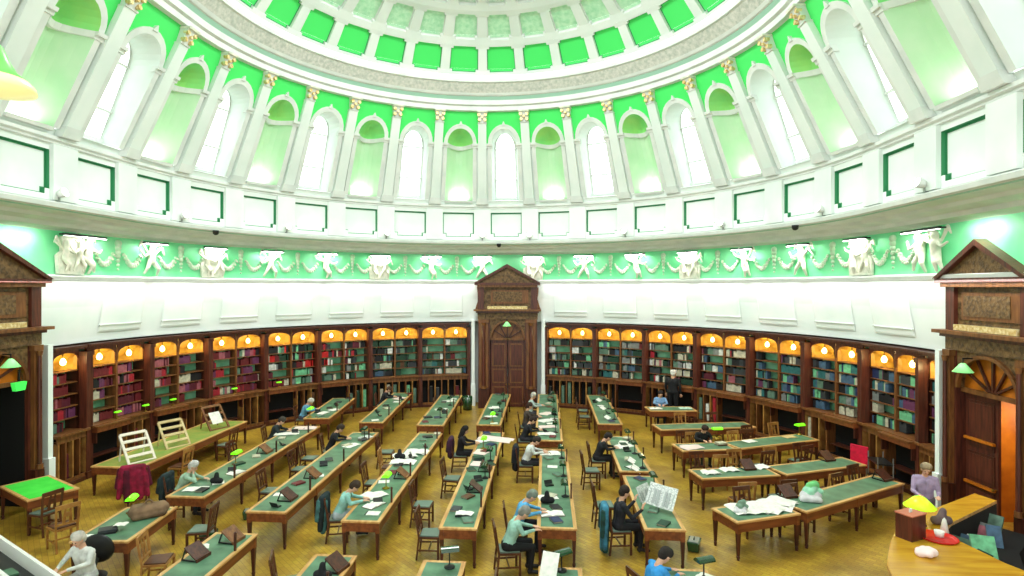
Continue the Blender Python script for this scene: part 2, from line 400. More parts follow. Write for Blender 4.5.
# ------------------------------------------------------------------ frieze: lights, cherubs, garlands; band panels; cornice spotlights
def place(s, R, z=0):
    x, y = plan(s, R); return (x, y, z), ang(s)
def blob(caps, voxel, name, mats, smooth=True, target=None):
    """one continuous surface grown around tapered capsules (p0, p1, r0, r1, material index)"""
    mb = MB(); dm = mats[0]
    for p0, p1, r0, r1, li in caps:
        p0 = Vector(p0); p1 = Vector(p1)
        if (p1-p0).length > 1e-5: mb.tube(p0, p1, r0, r1, dm, 12)
        for c, r in ((p0, r0), (p1, r1)):
            mb.lathe([(max(1e-4, r*math.sin(PI*i/6)), -r*math.cos(PI*i/6)) for i in range(7)], dm, c, 10)
    o = mb.build('tmp'); mod = o.modifiers.new('r', 'REMESH'); mod.mode = 'VOXEL'; mod.voxel_size = voxel; mod.use_smooth_shade = True
    sm = o.modifiers.new('s', 'SMOOTH'); sm.factor = .5; sm.iterations = 2
    dg = bpy.context.evaluated_depsgraph_get(); me = bpy.data.meshes.new_from_object(o.evaluated_get(dg))
    bpy.data.objects.remove(o); me.name = name; me.materials.clear()
    for q in mats: me.materials.append(q)
    n = len(me.polygons); C = np.zeros(n*3); me.polygons.foreach_get('center', C); C = C.reshape(-1, 3)
    best = np.full(n, 1e9); lab = np.zeros(n, dtype=np.int32)
    for p0, p1, r0, r1, li in caps:
        a = np.array(p0, float); b = np.array(p1, float); d = b-a; L = max(1e-9, d@d)
        t = np.clip((C-a)@d/L, 0, 1); dist = np.linalg.norm(C-(a+t[:, None]*d), axis=1)-(r0+(r1-r0)*t)
        k = dist < best; best[k] = dist[k]; lab[k] = li
    me.polygons.foreach_set('material_index', lab); me.polygons.foreach_set('use_smooth', [True]*n); me.update()
    return me
def cherub(v):
    S = 1.0; c = []
    a = lambda *q: c.append(q+(0,))
    sg = 1 if v else -1
    a((0, 0, .42), (0, -.02, .62), .10, .11); a((0, -.02, .76), (0, -.04, .82), .085, .085)        # belly, head
    a((.06, 0, .4), (.12*sg+.05, -.08, .22), .07, .055); a((.12*sg+.05, -.08, .22), (.1*sg+.08, 0, .04), .05, .035)
    a((-.06, 0, .4), (-.16, -.04, .24), .07, .055); a((-.16, -.04, .24), (-.2-.05*v, 0, .08), .05, .035)
    a((.1, -.02, .64), (.3, -.06, .72+.1*v), .045, .035); a((.3, -.06, .72+.1*v), (.42, -.02, .82-.2*v), .035, .03)
    a((-.1, -.02, .64), (-.28, -.08, .54), .045, .035); a((-.28, -.08, .54), (-.42, -.04, .62+.1*v), .035, .03)
    a((.08, .06, .66), (.26, .08, .95), .03, .05); a((.26, .08, .95), (.36, .08, .8), .05, .02)     # wings
    a((-.08, .06, .66), (-.26, .08, .95), .03, .05); a((-.26, .08, .95), (-.36, .08, .8), .05, .02)
    return blob(c, .022, 'cherub', [RELIEF])
CH = [cherub(0), cherub(1)]
# a pair of cherubs with a shield between them
pl = MB()
pl.extr([(-.42, 0), (.42, 0), (.46, .5), (.3, .62), (.32, 1.0), (0, 1.08), (-.32, 1.0), (-.3, .62), (-.46, .5)], -.03, .06, RELIEF)
gar = MB()
for sg in (-1, 1):
    last = None
    for i in range(9):
        t = i/8; x = sg*(.2+.62*t); z = .62-.34*math.sin(PI*t*.95)+.05*t
        r = .055+.035*math.sin(PI*t)
        gar.lathe([(max(.001, r*math.sin(PI*j/4)), -r*math.cos(PI*j/4)) for j in range(5)], GARL, (x, .02, z), 7)
        gar.lathe([(max(.001, .04*math.sin(PI*j/3)), -.04*math.cos(PI*j/3)) for j in range(4)], RELIEF, (x+.03, -.03, z-.04), 5)
for i in range(7):      # drop ornament
    w = .11-.012*i; gar.lathe([(max(.001, w*math.sin(PI*j/4)), -w*math.cos(PI*j/4)) for j in range(5)], GARL, (0, .03, .95-.13*i), 7)
gar0 = gar.build('garland_relief', smooth=True)
tag(gar0, 'pale plaster swag and drop garland on the green frieze between cherubs', 'relief', 'plaster garlands on the green frieze')
first = True
up = thing('frieze_light', 'slim dark linear light fitting under the cornice above a white cherub', 'light', group='linear lights above the cherubs')
u = MB(); u.box(-.44, .44, -.05, .03, -.03, .03, BLACK); u.build('housing', up)
u = MB(); u.box(-.42, .42, -.05, .02, -.045, -.031, BULBW); u.build('diffuser', up)
u = MB(); u.box(-.3, -.27, .02, .25, -.01, .03, BLACK); u.box(.27, .3, .02, .25, -.01, .03, BLACK); u.build('bracket', up)
ch0 = bpy.data.objects.new('cherub_relief', CH[0]); COL.objects.link(ch0)
tag(ch0, 'single white plaster cherub on the green frieze under a lit fitting', 'relief', 'single plaster cherubs on the frieze')
pr0 = thing('cherub_pair_relief', 'two white plaster cherubs flanking a shield on the green frieze', 'relief', group='paired plaster cherubs on the frieze')
for sg in (-1, 1):
    o = bpy.data.objects.new('cherub', CH[(sg+1)//2]); COL.objects.link(o); o.parent = pr0; o.location = (sg*.24, -.05, .03); o.scale = (.8*sg, .8, 1.0)
pl.build('shield', pr0)
used_l = used_s = used_p = used_g = False
for k in range(-12, 13):
    (loc, rz) = place(k*SP, 11.14, 5.82)
    if abs(k) > 0 and abs(k) not in (8, 9, 10):
        if not used_g: gar0.location = loc; gar0.rotation_euler.z = rz; used_g = True
        else: dup(gar0, loc, rz)
    if k == 12: break
    s = (k+.5)*SP
    if abs(k+.5) in (9.5, 10.5): continue
    if abs(k+.5) == 8.5: s = math.copysign(1.63, s)
    loc, rz = place(s, 10.92, 6.86)
    if not used_l: up.location = loc; up.rotation_euler.z = rz; used_l = True
    else: dup(up, loc, rz)
    loc, rz = place(s, 11.1, 5.8)
    if k % 3 == 0:
        if not used_p: pr0.location = loc; pr0.rotation_euler.z = rz; used_p = True
        else: dup(pr0, loc, rz)
    else:
        if not used_s: ch0.location = loc; ch0.rotation_euler.z = rz; used_s = True; q = ch0
        else: q = dup(ch0, loc, rz)
        q.data = CH[k % 2]; q.scale = (1.1 if k % 2 else -1.1, 1.1, 1.15)
# shallow arched panels in the white band
def band_R(z): return 11.6-(z-4.0)*.2
tn = 60
for k in range(-11, 12):
    if abs(k) == 0 or abs(k) == 8: continue
    tn += 1; f = MB(); s0 = (k*.1966+math.copysign(.0535, k)) if abs(k) < 8 else k*SP+.03*(1 if k > 0 else -1)
    w, z0, z1 = .066, 4.12, 5.3
    P = lambda a, z, d=0: pt(s0+a, band_R(z)-.02-d, z)
    o1 = [(-w, z0), (w, z0), (w, z1-.22), (w*.86, z1-.06), (w*.6, z1), (-w*.6, z1), (-w*.86, z1-.06), (-w, z1-.22)]
    i1 = [(a*.93, z0+.05+(z-z0)*.94) for a, z in o1]
    for i in range(8):
        j = (i+1) % 8; f.face([P(*o1[i]), P(*o1[j]), P(*i1[j], .02), P(*i1[i], .02)], BANDWH)
    f.face([P(a, z, .02) for a, z in (i1[0], i1[1], i1[2], i1[3], i1[4], i1[5], i1[6], i1[7])], BANDWH)
    f.hexa([P(-w, 4.31, 0), P(w, 4.31, 0), P(w, 4.31, .05), P(-w, 4.31, .05), P(-w, 4.34, 0), P(w, 4.34, 0), P(w, 4.34, .05), P(-w, 4.34, .05)], GREYW)
    f.build('trim_%d' % tn, kind='structure')
# small spotlights on the cornice ledge
sp = thing('cornice_spotlight', 'small white spotlight on a bracket along the cornice ledge', 'spotlight', group='white spotlights along the cornice')
u = MB(); u.box(-.03, .03, -.04, .04, 0, .14, METAL); u.build('bracket', sp)
u = MB(); u.lathe([(.001, -.1), (.07, -.1), (.1, .0), (.12, .1), (.11, .1)], GREYW, (0, -.1, .2), 14, Matrix.Rotation(PI/2*.8, 4, 'X')); u.build('housing', sp, smooth=True)
u = MB(); u.lathe([(.001, .09), (.11, .09)], BULBW, (0, -.1, .2), 14, Matrix.Rotation(PI/2*.8, 4, 'X')); u.build('lens', sp)
uf = True
for k in (-8.6, -6.5, -4.5, -2.5, -.5, .5, 2.5, 4.5, 6.5, 8.5):
    loc, rz = place(k*SP, 9.93, 7.5)
    if uf: sp.location = loc; sp.rotation_euler.z = rz; uf = False
    else: dup(sp, loc, rz)
db = thing('security_camera', 'small black dome camera under the cornice by the third white spotlight from left', 'camera', group=None)
u = MB(); u.lathe([(.1, .05), (.1, 0), (.001, 0)], BLACK, (0, 0, 0), 12); u.build('base', db)
u = MB(); u.lathe([(.1, 0), (.09, -.06), (.05, -.1), (.001, -.11)], BLACK, (0, 0, 0), 12); u.build('dome', db, smooth=True)
def putcam(o, k):
    loc, rz = place(k*SP, 9.8, 7.3); o.location = loc; o.rotation_euler.z = rz; return o
putcam(db, -5.9)
for k, lb in ((-.15, 'small black dome camera under the cornice above the central portal'), (6.0, 'small black dome camera under the cornice on the right half of the drum')):
    putcam(dup(db, (0, 0, 0), 0, lb), k)

# ------------------------------------------------------------------ books
BKC = {'dark red': (110, 26, 34), 'crimson': (176, 34, 50), 'maroon': (92, 24, 44), 'plum': (110, 52, 92), 'dusty pink': (168, 92, 104), 'dark green': (30, 66, 48), 'grey green': (96, 128, 110),
       'mint green': (120, 200, 150), 'black': (24, 24, 28), 'charcoal': (58, 62, 66), 'slate blue': (70, 100, 128), 'teal': (46, 110, 112), 'cream': (206, 200, 176), 'grey': (134, 138, 136), 'brown': (96, 60, 38), 'navy': (36, 48, 92), 'scarlet': (206, 30, 30), 'violet': (150, 40, 190), 'lime green': (120, 240, 60), 'white': (230, 232, 226)}
PAGES = mat('aged_page_block', (150, 142, 122), .8)
def bm_(c): return mat('book_'+c.replace(' ', '_'), BKC[c], .6, var=-.22, scale=9)
def add_book(m, x, y, z, t, d, h, c, lean=0, M=None):
    """book standing at x (its left side), spine at y facing -y"""
    T = (M or Matrix()) @ Matrix.Translation((x, y, z)) @ Matrix.Rotation(lean, 4, 'Y')
    b = bm_(c)
    m.box(0, t, 0, .012, 0, h, b, T); m.box(0, .004, .012, d, 0, h, b, T); m.box(t-.004, t, .012, d, 0, h, b, T)
    m.box(.004, t-.004, .012, d-.008, .006, h-.012, PAGES, T)
PAL = {'left': ['dark red']*5+['crimson']*3+['maroon']*5+['plum']*3+['dusty pink']*3+['black', 'cream', 'grey green'],
       'leftmid': ['white', 'mint green', 'black', 'dark red', 'crimson', 'maroon', 'dark green', 'dark green', 'black', 'black', 'grey', 'mint green', 'cream', 'charcoal', 'brown', 'scarlet', 'grey green'],
       'mid': ['dark green']*4+['black']*5+['charcoal']*3+['cream', 'white', 'white', 'mint green', 'grey green', 'slate blue', 'grey green', 'grey green', 'cream', 'dark red', 'brown', 'teal', 'grey'],
       'rightmid': ['white', 'cream', 'black', 'black', 'dark green']*2+['black']*3+['maroon', 'plum', 'dusty pink', 'grey green', 'slate blue', 'charcoal', 'cream', 'crimson', 'grey'],
       'right': ['slate blue']*4+['teal']*3+['grey green']*4+['cream', 'grey', 'grey', 'mint green']+['black']*4+['charcoal']*2+['plum', 'navy', 'cream', 'mint green']}
STUFF = {}
ONE_BOOKS = []
ORD = ['first', 'second', 'third', 'fourth', 'fifth', 'sixth', 'seventh', 'eighth']
SHZ = [1.46, 1.80, 2.13, 2.46, 2.79]      # shelf tops
def bookcase(s, side, idx, half=False, style=0):
    W = 1.1 if not half else (.52 if side == 'left' else .46)
    x0, y0 = plan(s, 11.55); rz = ang(s)
    nm = 'half width' if half else 'double'
    where = '%s bookcase %s of the central portal' % (ORD[idx], side)
    t = thing('bookcase', '%s wall bookcase with amber lit top, %s' % ('narrow dark wooden' if half else 'dark wooden', where), 'bookcase', (x0, y0, 0), rz, 'wall bookcases')
    Mw = Matrix.Translation((x0, y0, 0)) @ Matrix.Rotation(rz, 4, 'Z')
    c = MB()      # carcass: sides, middle upright, plinth
    for x in (-W+.03, W-.03): c.box(x-.04, x+.04, -.02, .42, 0, 3.6, MAHOG)
    if not half: c.box(-.03, .03, -.03, .42, 1.4, 3.6, OAK)
    c.box(-W, W, -.28, .42, 0, .1, MAHOG); c.build('carcass', t)
    b = MB(); b.box(-W, W, .4, .43, .1, 3.62, SHMINT); b.build('back_panel', t)
    for x in ((-W, W) if not half else ((W if side == 'left' else -W),)):      # projecting pilaster
        p = MB(); p.box(x-.07, x+.07, -.26, .02, 0, 3.62, MAHOGR); p.box(x-.09, x+.09, -.3, .02, 0, .2, MAHOG); p.box(x-.09, x+.09, -.29, .02, 3.5, 3.62, MAHOG)
        p.build('pilaster', t)
    for z in SHZ[1:]+[3.12]:
        q = MB(); q.box(-W+.06, W-.06, 0, .4, z-.025, z, OAK); q.build('shelf', t)
    # counter-height base with ledge and upright folio divisions
    q = MB(); q.box(-W, W, -.3, .4, 1.38, 1.44, OAK); q.box(-W, W, -.33, -.27, 1.4, 1.46, OAK); q.build('ledge', t)
    q = MB()
    q.box(-W+.06, W-.06, .1, .14, .1, 1.38, DARK); q.box(-W, W, -.24, -.2, 1.22, 1.38, OAK); q.box(-W, W, -.24, -.2, .1, .2, OAK)
    n = 7 if not half else 4
    for i in range(n+1):
        if style == 1 and 4 <= (i if side == 'right' else 7-i) <= 6: continue
        x = -W+.05+(2*W-.1)*i/n; q.box(x-.022, x+.022, -.24, .1, .2, 1.22, OAK if i % 2 else CHAIRL)
    if style == 1:       # open dark alcove under a thick bracketed writing ledge
        a_, b_ = (-.06, W-.02) if side == 'right' else (-W+.02, .06)
        q.box(a_, b_, -.46, -.24, 1.26, 1.4, DESKW); q.box(a_, b_, -.5, -.24, 1.4, 1.44, OAK); q.box(a_+.05, b_-.05, -.22, .1, .5, .53, MAHOG)
        for x in (a_+.03, b_-.03): q.extr([(x-.02, 1.26), (x+.02, 1.26), (x+.02, .95), (x-.02, .95)], -.4, -.2, MAHOG)
    q.build('folio_rack', t)
    # lit arches at the top
    xs = [(-W+.07, -.03), (.03, W-.07)] if not half else [(-W+.07, W-.07)]
    for a, e in xs:
        m_ = (a+e)/2; hw = (e-a)/2
        ar = MB()
        arc = [(m_+hw*math.cos(PI-PI*i/12), 3.22+.4*math.sin(PI*i/12)**.45) for i in range(13)]
        for i in range(12):
            (xa, za), (xb, zb) = arc[i], arc[i+1]
            ar.hexa([(xa, .0, za), (xb, .0, zb), (xb, -.04, zb), (xa, -.04, za), (xa, 0, 3.7), (xb, 0, 3.7), (xb, -.04, 3.7), (xa, -.04, 3.7)], MAHOGR)
        ar.build('arch_spandrel', t)
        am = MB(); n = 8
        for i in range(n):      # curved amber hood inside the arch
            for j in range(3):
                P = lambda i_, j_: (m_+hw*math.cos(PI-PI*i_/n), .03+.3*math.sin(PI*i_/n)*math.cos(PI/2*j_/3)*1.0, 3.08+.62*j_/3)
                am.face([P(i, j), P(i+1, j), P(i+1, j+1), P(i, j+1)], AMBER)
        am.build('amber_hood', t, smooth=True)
        lb = MB(); lb.lathe([(.001, -.1), (.06, -.075), (.08, 0), (.055, .07), (.02, .11)], BULB, (m_, .06, 3.38), 12); lo = lb.build('bulb', t, smooth=True)
        lb = MB(); lb.tube((m_, .06, 3.47), (m_, .06, 3.6), .02, .02, BRASS, 6); lb.build('lamp_stem', t)
        L = bpy.data.lights.new('bulb_light', 'POINT'); L.energy = 13; L.color = (1, .85, .42); L.shadow_soft_size = .08
        lo = bpy.data.objects.new('bulb_light', L); COL.objects.link(lo); lo.location = Mw @ Vector((m_, -.06, 3.36))
    q = MB(); q.box(-W-.01, W+.01, -.12, .44, 3.69, 3.74, MAHOGR); q.box(-W-.02, W+.02, -.22, .44, 3.74, 3.81, MAHOG); q.build('cornice', t)
    # the books
    near = (idx >= 4)
    pal = PAL['mid'] if idx < 2 else PAL[side+'mid'] if idx < 4 else PAL[side]
    for ci, (a, e) in enumerate(xs):
        for si, z in enumerate(SHZ):
            x = a+.03; gap = R_.random()
            run = pal[R_.randrange(len(pal))]; stop = e-.03 if gap > .42 else e-R_.uniform(.15, .5)
            if gap < .08: stop = a+.3
            while x < stop-.03:
                if R_.random() < .3: run = pal[R_.randrange(len(pal))]
                th = R_.choice((.028, .035, .045, .055, .07)); h = R_.uniform(.2, .285)
                if x+th > stop: break
                BOOKS.append((idx, side, ci, si, x, z, th, h, run, Mw.copy(), where))
                x += th+.003
                if R_.random() < .03: x += .06
    # folios in the base rack
    for i in range(n if False else (7 if not half else 4)):
        N = 7 if not half else 4
        if style == 1 and 3 <= (i if side == 'right' else 6-i) <= 6: continue
        if R_.random() < .55:
            x = -W+.05+(2*W-.1)*(i+.2)/N; add_book(STUFF.setdefault('b', MB()), x, -.16, .21, .13, .24, R_.uniform(.6, .95), R_.choice(pal), 0, Mw)
    return t
BOOKS = []
for sd, sg in (('left', -1), ('right', 1)):
    for j in range(7):
        bookcase(sg*((.25 if sg > 0 else .257)+.197*j), sd, j, style=1 if j > 1 or sg > 0 and j == 1 else 0)
    bookcase(sg*(1.598 if sg < 0 else 1.572), sd, 7, half=True)
# nearest books are individual things; the small far ones are one mass
BOOKS.sort(key=lambda b: -b[0])
def near_key(b):
    p = b[9] @ Vector((b[4], 0, b[5])); return (p-Vector((1.7, -15.3, 5.4))).length
BOOKS.sort(key=near_key)
cnt = {}
SHN = ['lowest shelf', 'second shelf up', 'middle shelf', 'fourth shelf up', 'top shelf']
for i, (idx, sd, ci, si, x, z, th, h, c, M, where) in enumerate(BOOKS):
    if i < 300:
        m = MB(); add_book(m, 0, 0, 0, th, .2, h, c)
        o = m.build('book'); o.location = M @ Vector((x, .05, z+.002)); o.rotation_euler.z = M.to_euler().z
        g = '%s books on the %s, %s' % (c, SHN[si], where)
        tag(o, '%s upright book, %s of the %s bookcase on the %s' % (c, SHN[si], ORD[idx], sd), 'book', g)
    else: add_book(STUFF.setdefault('b', MB()), x, .05, z+.002, th, .2, h, c, 0, M)
o = STUFF['b'].build('shelved_books'); tag(o, 'rows of small distant books filling the curved wall bookcases', 'books', kind='stuff')

# ------------------------------------------------------------------ portals
def portal(n, s, R, W=1.33, op='closed', dw=.8):
    x0, y0 = plan(s, R); rz = ang(s)
    t = bpy.data.objects.new('door_%d' % n, None); COL.objects.link(t); t.location = (x0, y0, 0); t.rotation_euler.z = rz; t['kind'] = 'structure'
    def S(m, nm, par=t, **k):
        o = m.build(nm, par, **k); o['kind'] = 'structure'; return o
    f = MB(); dh = 3.05
    for sg in (-1, 1):
        a, b = sorted((sg*dw, sg*W)); f.box(a, b, 0, .9, 0, 4.0, MAHOGR)
        f.box(a+.06, b-.06, -.1, 0, .9, 3.86, OAK); f.box(a+.02, b-.02, -.16, 0, 0, .9, MAHOG); f.box(a+.02, b-.02, -.14, 0, 3.86, 4.0, OAK)
        c = (a+b)/2; q_ = (b-a)/.53; f.tube((c, -.16, .95), (c, -.16, 3.84), .09*q_, .075*q_, MAHOGR, 12); f.tube((c, -.16, .9), (c, -.16, 1.02), .13*q_, .13*q_, OAK, 12); f.tube((c, -.16, 3.74), (c, -.16, 3.86), .09*q_, .13*q_, OAK, 12)
    f.box(-dw, dw, .1, .3, dh, dh+.1, OAK)
    if op == 'left':
        for sg in (-1, 1): f.box(*sorted((sg*(dw-.02), sg*(dw+.01))), .1, 1.0, 0, dh, DARK)  # black liners paint the jambs of the left doorway as if in shade
    f.box(-W-.03, W+.03, -.04, .95, 4.0, 4.3, CARV); f.box(-W-.08, W+.08, -.14, .95, 4.3, 4.38, MAHOG); f.box(-W-.18, W+.18, -.26, .95, 4.38, 4.46, OAK)
    S(f, 'door_frame')
    a = MB()       # arch over the door with a carved fan
    arc = [(dw*math.cos(PI-PI*i/16), dh+.1+.82*math.sin(PI*i/16)) for i in range(17)]
    for i in range(16):
        (xa, za), (xb, zb) = arc[i], arc[i+1]
        a.hexa([(xa, .2, za), (xb, .2, zb), (xb, .02, zb), (xa, .02, za), (xa, .2, 4.0), (xb, .2, 4.0), (xb, .02, 4.0), (xa, .02, 4.0)], CARV)
        a.bar((xa*.95, .0, dh+.1+(za-dh-.1)*.95), (xb*.95, .0, dh+.1+(zb-dh-.1)*.95), .08, .08, OAK)
    S(a, 'arch')
    a = MB(); a.face([(x, .18, z) for x, z in arc], ORANGE if op != 'closed' else OAK)
    for i in range(1, 6): q = PI*i/6; a.bar((.12*math.cos(q), .14, dh+.12), ((dw-.02)*math.cos(q), .14, dh+.1+.76*math.sin(q)), .05, .05, MAHOG)
    S(a, 'fanlight')
    u = MB()       # upper stage with carved panel and gilt ledge
    u.box(-W+.12, W-.12, .05, .95, 4.46, 5.5, CARV)
    for sg in (-1, 1): u.box(sg*(W-.12)-.14, sg*(W-.12)+.14, -.04, .95, 4.46, 5.46, MAHOGR); u.extr([(sg*(W-.0), 4.46), (sg*(W+.16), 4.46), (sg*(W+.02), 4.9), (sg*(W+.08), 5.46), (sg*(W-.0), 5.46)], .2, .6, OAK)
    u.box(-.75, .95, .0, .05, 4.72, 5.34, OAK); u.box(-.66, .66, -.02, .01, 4.8, 5.26, CARV)
    u.box(-.9, .9, -.08, .06, 4.47, 4.6, GOLD); u.box(-W-.02, W+.02, -.16, .95, 5.46, 5.56, OAK); u.box(-W-.14, W+.14, -.22, .95, 5.56, 5.66, MAHOGR)
    S(u, 'upper_stage')
    g = MB(); ph = 6.5
    g.extr([(-W-.02, 5.66), (W+.02, 5.66), (0, ph-.12)], -.14, .7, CARV)
    for sg in (-1, 1): g.extr([(sg*(W+.16), 5.66), (sg*(W+.0), 5.66), (0, ph-.14), (0, ph)], -.26, .95, MAHOGR)
    S(g, 'pediment')
    # door leaves
    for sg in ((-1, 1) if op != 'left' else (-1,)):
        d = MB(); hw = dw-.04
        d.box(0, hw, -.03, .03, .02, dh, MAHOGR)
        for za, zb in ((.15, .95), (1.1, 1.75), (1.85, 2.9)):
            d.box(.08, hw-.08, -.05, .05, za, zb, OAK if op == 'closed' else MAHOG); d.box(.13, hw-.13, -.06, .06, za+.06, zb-.06, MAHOGR)
        if op == 'right': d.box(.05, hw-.03, -.12, -.06, 1.0, 1.06, ORANGE)
        if op == 'right': d.box(.05, hw-.03, -.12, -.06, 2.0, 2.06, ORANGE)
        dl = S(d, 'door_leaf', t)
        openang = 0 if op == 'closed' else 1.5 if op == 'left' else (.08 if sg < 0 else 1.5)
        if sg > 0: dl.scale.x = -1
        dl.location = (sg*(dw-.02), .22, 0)
        dl.rotation_euler.z = openang*(-sg) if op != 'closed' else 0
        h = MB(); h.tube((hw-.05, -.1, 1.05), (hw-.05, -.03, 1.05), .02, .02, BRASS, 8); h.lathe([(.001, -.03), (.03, -.02), (.035, 0), (.03, .02), (.001, .03)], BRASS, (hw-.05, -.11, 1.05), 10)
        ho = h.build('door_handle', dl); ho['kind'] = 'structure'
    return t
portal(1, 0, 10.8)
pL = portal(2, -(PI/2+.29), 11.1, op='left', dw=1.02)
pR = portal(3, (PI/2+.205), 11.2, 1.2, op='right', dw=.92)
# dark lobby behind the left doors, panelled orange lobby with a bright window behind the right doors
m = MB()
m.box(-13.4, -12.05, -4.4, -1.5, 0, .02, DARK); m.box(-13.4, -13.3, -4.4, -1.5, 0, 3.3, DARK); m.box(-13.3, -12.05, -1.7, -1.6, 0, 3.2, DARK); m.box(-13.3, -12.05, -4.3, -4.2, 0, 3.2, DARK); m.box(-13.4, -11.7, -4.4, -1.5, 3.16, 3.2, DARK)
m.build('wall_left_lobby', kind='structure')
m = MB(); m.box(13.3, 13.4, -3.7, -.6, 0, 3.3, ORANGE); m.box(12.05, 13.3, -1.0, -.9, 0, 3.2, ORANGE); m.box(12.05, 13.3, -3.4, -3.3, 0, 3.2, ORANGE); m.box(11.8, 13.4, -3.7, -.6, 3.16, 3.2, OAK)
for za, zb in ((.2, 1.1), (1.25, 1.8)):
    for ya, yb in ((-2.9, -2.2), (-2.1, -1.4)): m.box(13.26, 13.31, ya, yb, za, zb, OAK)
m.build('wall_right_lobby', kind='structure')
m = MB(); m.box(13.24, 13.3, -2.1, -1.1, 1.95, 3.05, WHITE); f = m.build('window_40', kind='structure')
m = MB(); m.box(13.2, 13.25, -2.03, -1.17, 2.03, 2.97, GLASSW); q = m.build('window_pane', f); q['kind'] = 'structure'
# white vertical strips between bookcases and portals
tn = 90
for s_, R in ((-.143, 11.3), (.143, 11.3), (-(PI/2+.118), 11.15), (PI/2+.066, 11.08)):
    tn += 1; x, y = plan(s_, R); m = MB(); m.box(-.075, .075, 0, .6, 1.0, 3.95, BANDWH); m.box(-.1, .1, -.05, .6, 0, 1.0, BANDWH)
    m.build('trim_%d' % tn, loc=(x, y, 0), rz=ang(s_), kind='structure')

# portal lamps: brass bracket with green glass shade
def portal_lamp(s, R, lab, dy=0, z=3.9):
    x, y = plan(s, R); t = thing('wall_lantern', lab, 'lamp', (x, y, z), ang(s))
    m = MB(); m.bar((dy, .5, .12), (dy, -.05, .12), .03, .03, BLACK); m.tube((dy, -.04, .12), (dy, -.04, -.02), .015, .015, BLACK, 6); m.build('bracket', t)
    m = MB(); m.lathe([(.03, .02), (.06, 0), (.2, -.18), (.19, -.18), (.05, -.01)], mat('pale_lit_green_glass', (150, 240, 150), .3, emit=.6), (dy, -.04, 0), 12); m.build('shade', t, smooth=True)
    m = MB(); m.lathe([(.001, -.2), (.04, -.17), (.05, -.12), (.001, -.06)], BULB, (dy, -.04, 0), 10); m.build('bulb', t, smooth=True)
portal_lamp(0, 10.5, 'hanging lamp with pale green shade in front of the central portal arch')
portal_lamp(-(PI/2+.29), 10.9, 'pale green shaded lamp hanging before the left portal arch', .3, 3.75)
portal_lamp(PI/2+.205, 11.0, 'pale green shaded lamp hanging before the right portal arch', -.35, 3.75)
m = MB(); m.hexa([(-.12, -.05, -.1), (.12, -.05, -.1), (.12, .05, -.1), (-.12, .05, -.1), (-.16, -.06, .1), (.16, -.06, .1), (.16, .06, .1), (-.16, .06, .1)], mat('sign_green', (70, 235, 90), .4, emit=.5)); m.box(-.02, .02, -.02, .02, .12, .4, BLACK); o = m.build('lit_green_sign', loc=(-10.75, -2.5, 3.1), rz=PI/2)
tag(o, 'lit green lantern-like sign hanging above the dark left doorway', 'sign')

# ------------------------------------------------------------------ reading desks
TH = .78
def desk(name, label, cx, cy, L, W, ang_=0, legs=None, leather=LEATH, group=None, cat='desk', div=(), posts=0):
    """L along local y, W along local x"""
    t = thing(name, label, cat, (cx, cy, 0), ang_, group)
    m = MB(); b = .075
    m.box(-W/2+b, W/2-b, -L/2+b, L/2-b, TH-.035, TH-.006, DESKW)
    for x0, x1, y0, y1 in ((-W/2, -W/2+b, -L/2, L/2), (W/2-b, W/2, -L/2, L/2), (-W/2+b, W/2-b, -L/2, -L/2+b), (-W/2+b, W/2-b, L/2-b, L/2)):
        m.box(x0, x1, y0, y1, TH-.04, TH, DESKE)
    m.build('tabletop', t, bev=.006)
    m = MB(); m.box(-W/2+b, W/2-b, -L/2+b, L/2-b, TH-.008, TH-.003, leather); m.build('leather_inset', t)
    m = MB()
    for x in (-W/2+.04, W/2-.04): m.box(x-.012, x+.012, -L/2+.05, L/2-.05, TH-.22, TH-.04, DESKW)
    for y in (-L/2+.04, L/2-.04): m.box(-W/2+.05, W/2-.05, y-.012, y+.012, TH-.22, TH-.04, DESKW)
    m.build('apron', t)
    n = legs or max(2, int(round(L/1.75))+1)
    for i in range(n):
        y = -L/2+.06+(L-.12)*i/(n-1)
        for x in (-W/2+.06, W/2-.06):
            m = MB(); a, c = .038, .022
            m.box(x-.042, x+.042, y-.042, y+.042, TH-.24, TH-.04, DESKW)
            m.hexa([(x-c, y-c, .09), (x+c, y-c, .09), (x+c, y+c, .09), (x-c, y+c, .09), (x-a, y-a, TH-.24), (x+a, y-a, TH-.24), (x+a, y+a, TH-.24), (x-a, y+a, TH-.24)], MAHOG)
            m.lathe([(.02, .09), (.034, .08), (.036, .05), (.026, .02), (.03, 0), (.001, 0)], MAHOG, (x, y, 0), 10)
            m.build('leg', t)
    for i in range(posts):
        y = -L/2+L*(i+.6)/posts; m = MB(); m.box(W/2-.065, W/2-.03, y-.018, y+.018, TH, TH+.3, MAHOG); m.lathe([(.001, .34), (.02, .33), (.026, .31), (.02, .295)], MAHOG, (W/2-.048, y, TH), 8); m.build('edge_post', t)
    for d in div:
        m = MB(); m.box(-W/2+.02, W/2-.02, d-.02, d+.02, TH, TH+.055, DESKE); m.build('divider', t)
    return t
G1 = 'long reading desks in the central rows'
COLN = {}
def cdesk(k, lab, x, y0, y1, W=.8, a=0, div=()):
    COLN[k] = (x, y0, y1, W); return desk('reading_desk', lab, x, (y0+y1)/2, y1-y0, W, a, group=G1, div=div, posts=int((y1-y0)/1.7) if k[0] in 'ADEFC' else int((y1-y0)/2.4))
cdesk('A1', 'long green topped reading desk in the middle row beside the woman in black', .02, -4.2, 3.3, .76)
cdesk('A2', 'far green topped reading desk pointing at the central portal, left of the aisle', -.22, 4.25, 10.0, .86)
cdesk('A0', 'nearest desk of the middle row, its end cut by the bottom of the view', .0, -8.6, -5.52, .74)
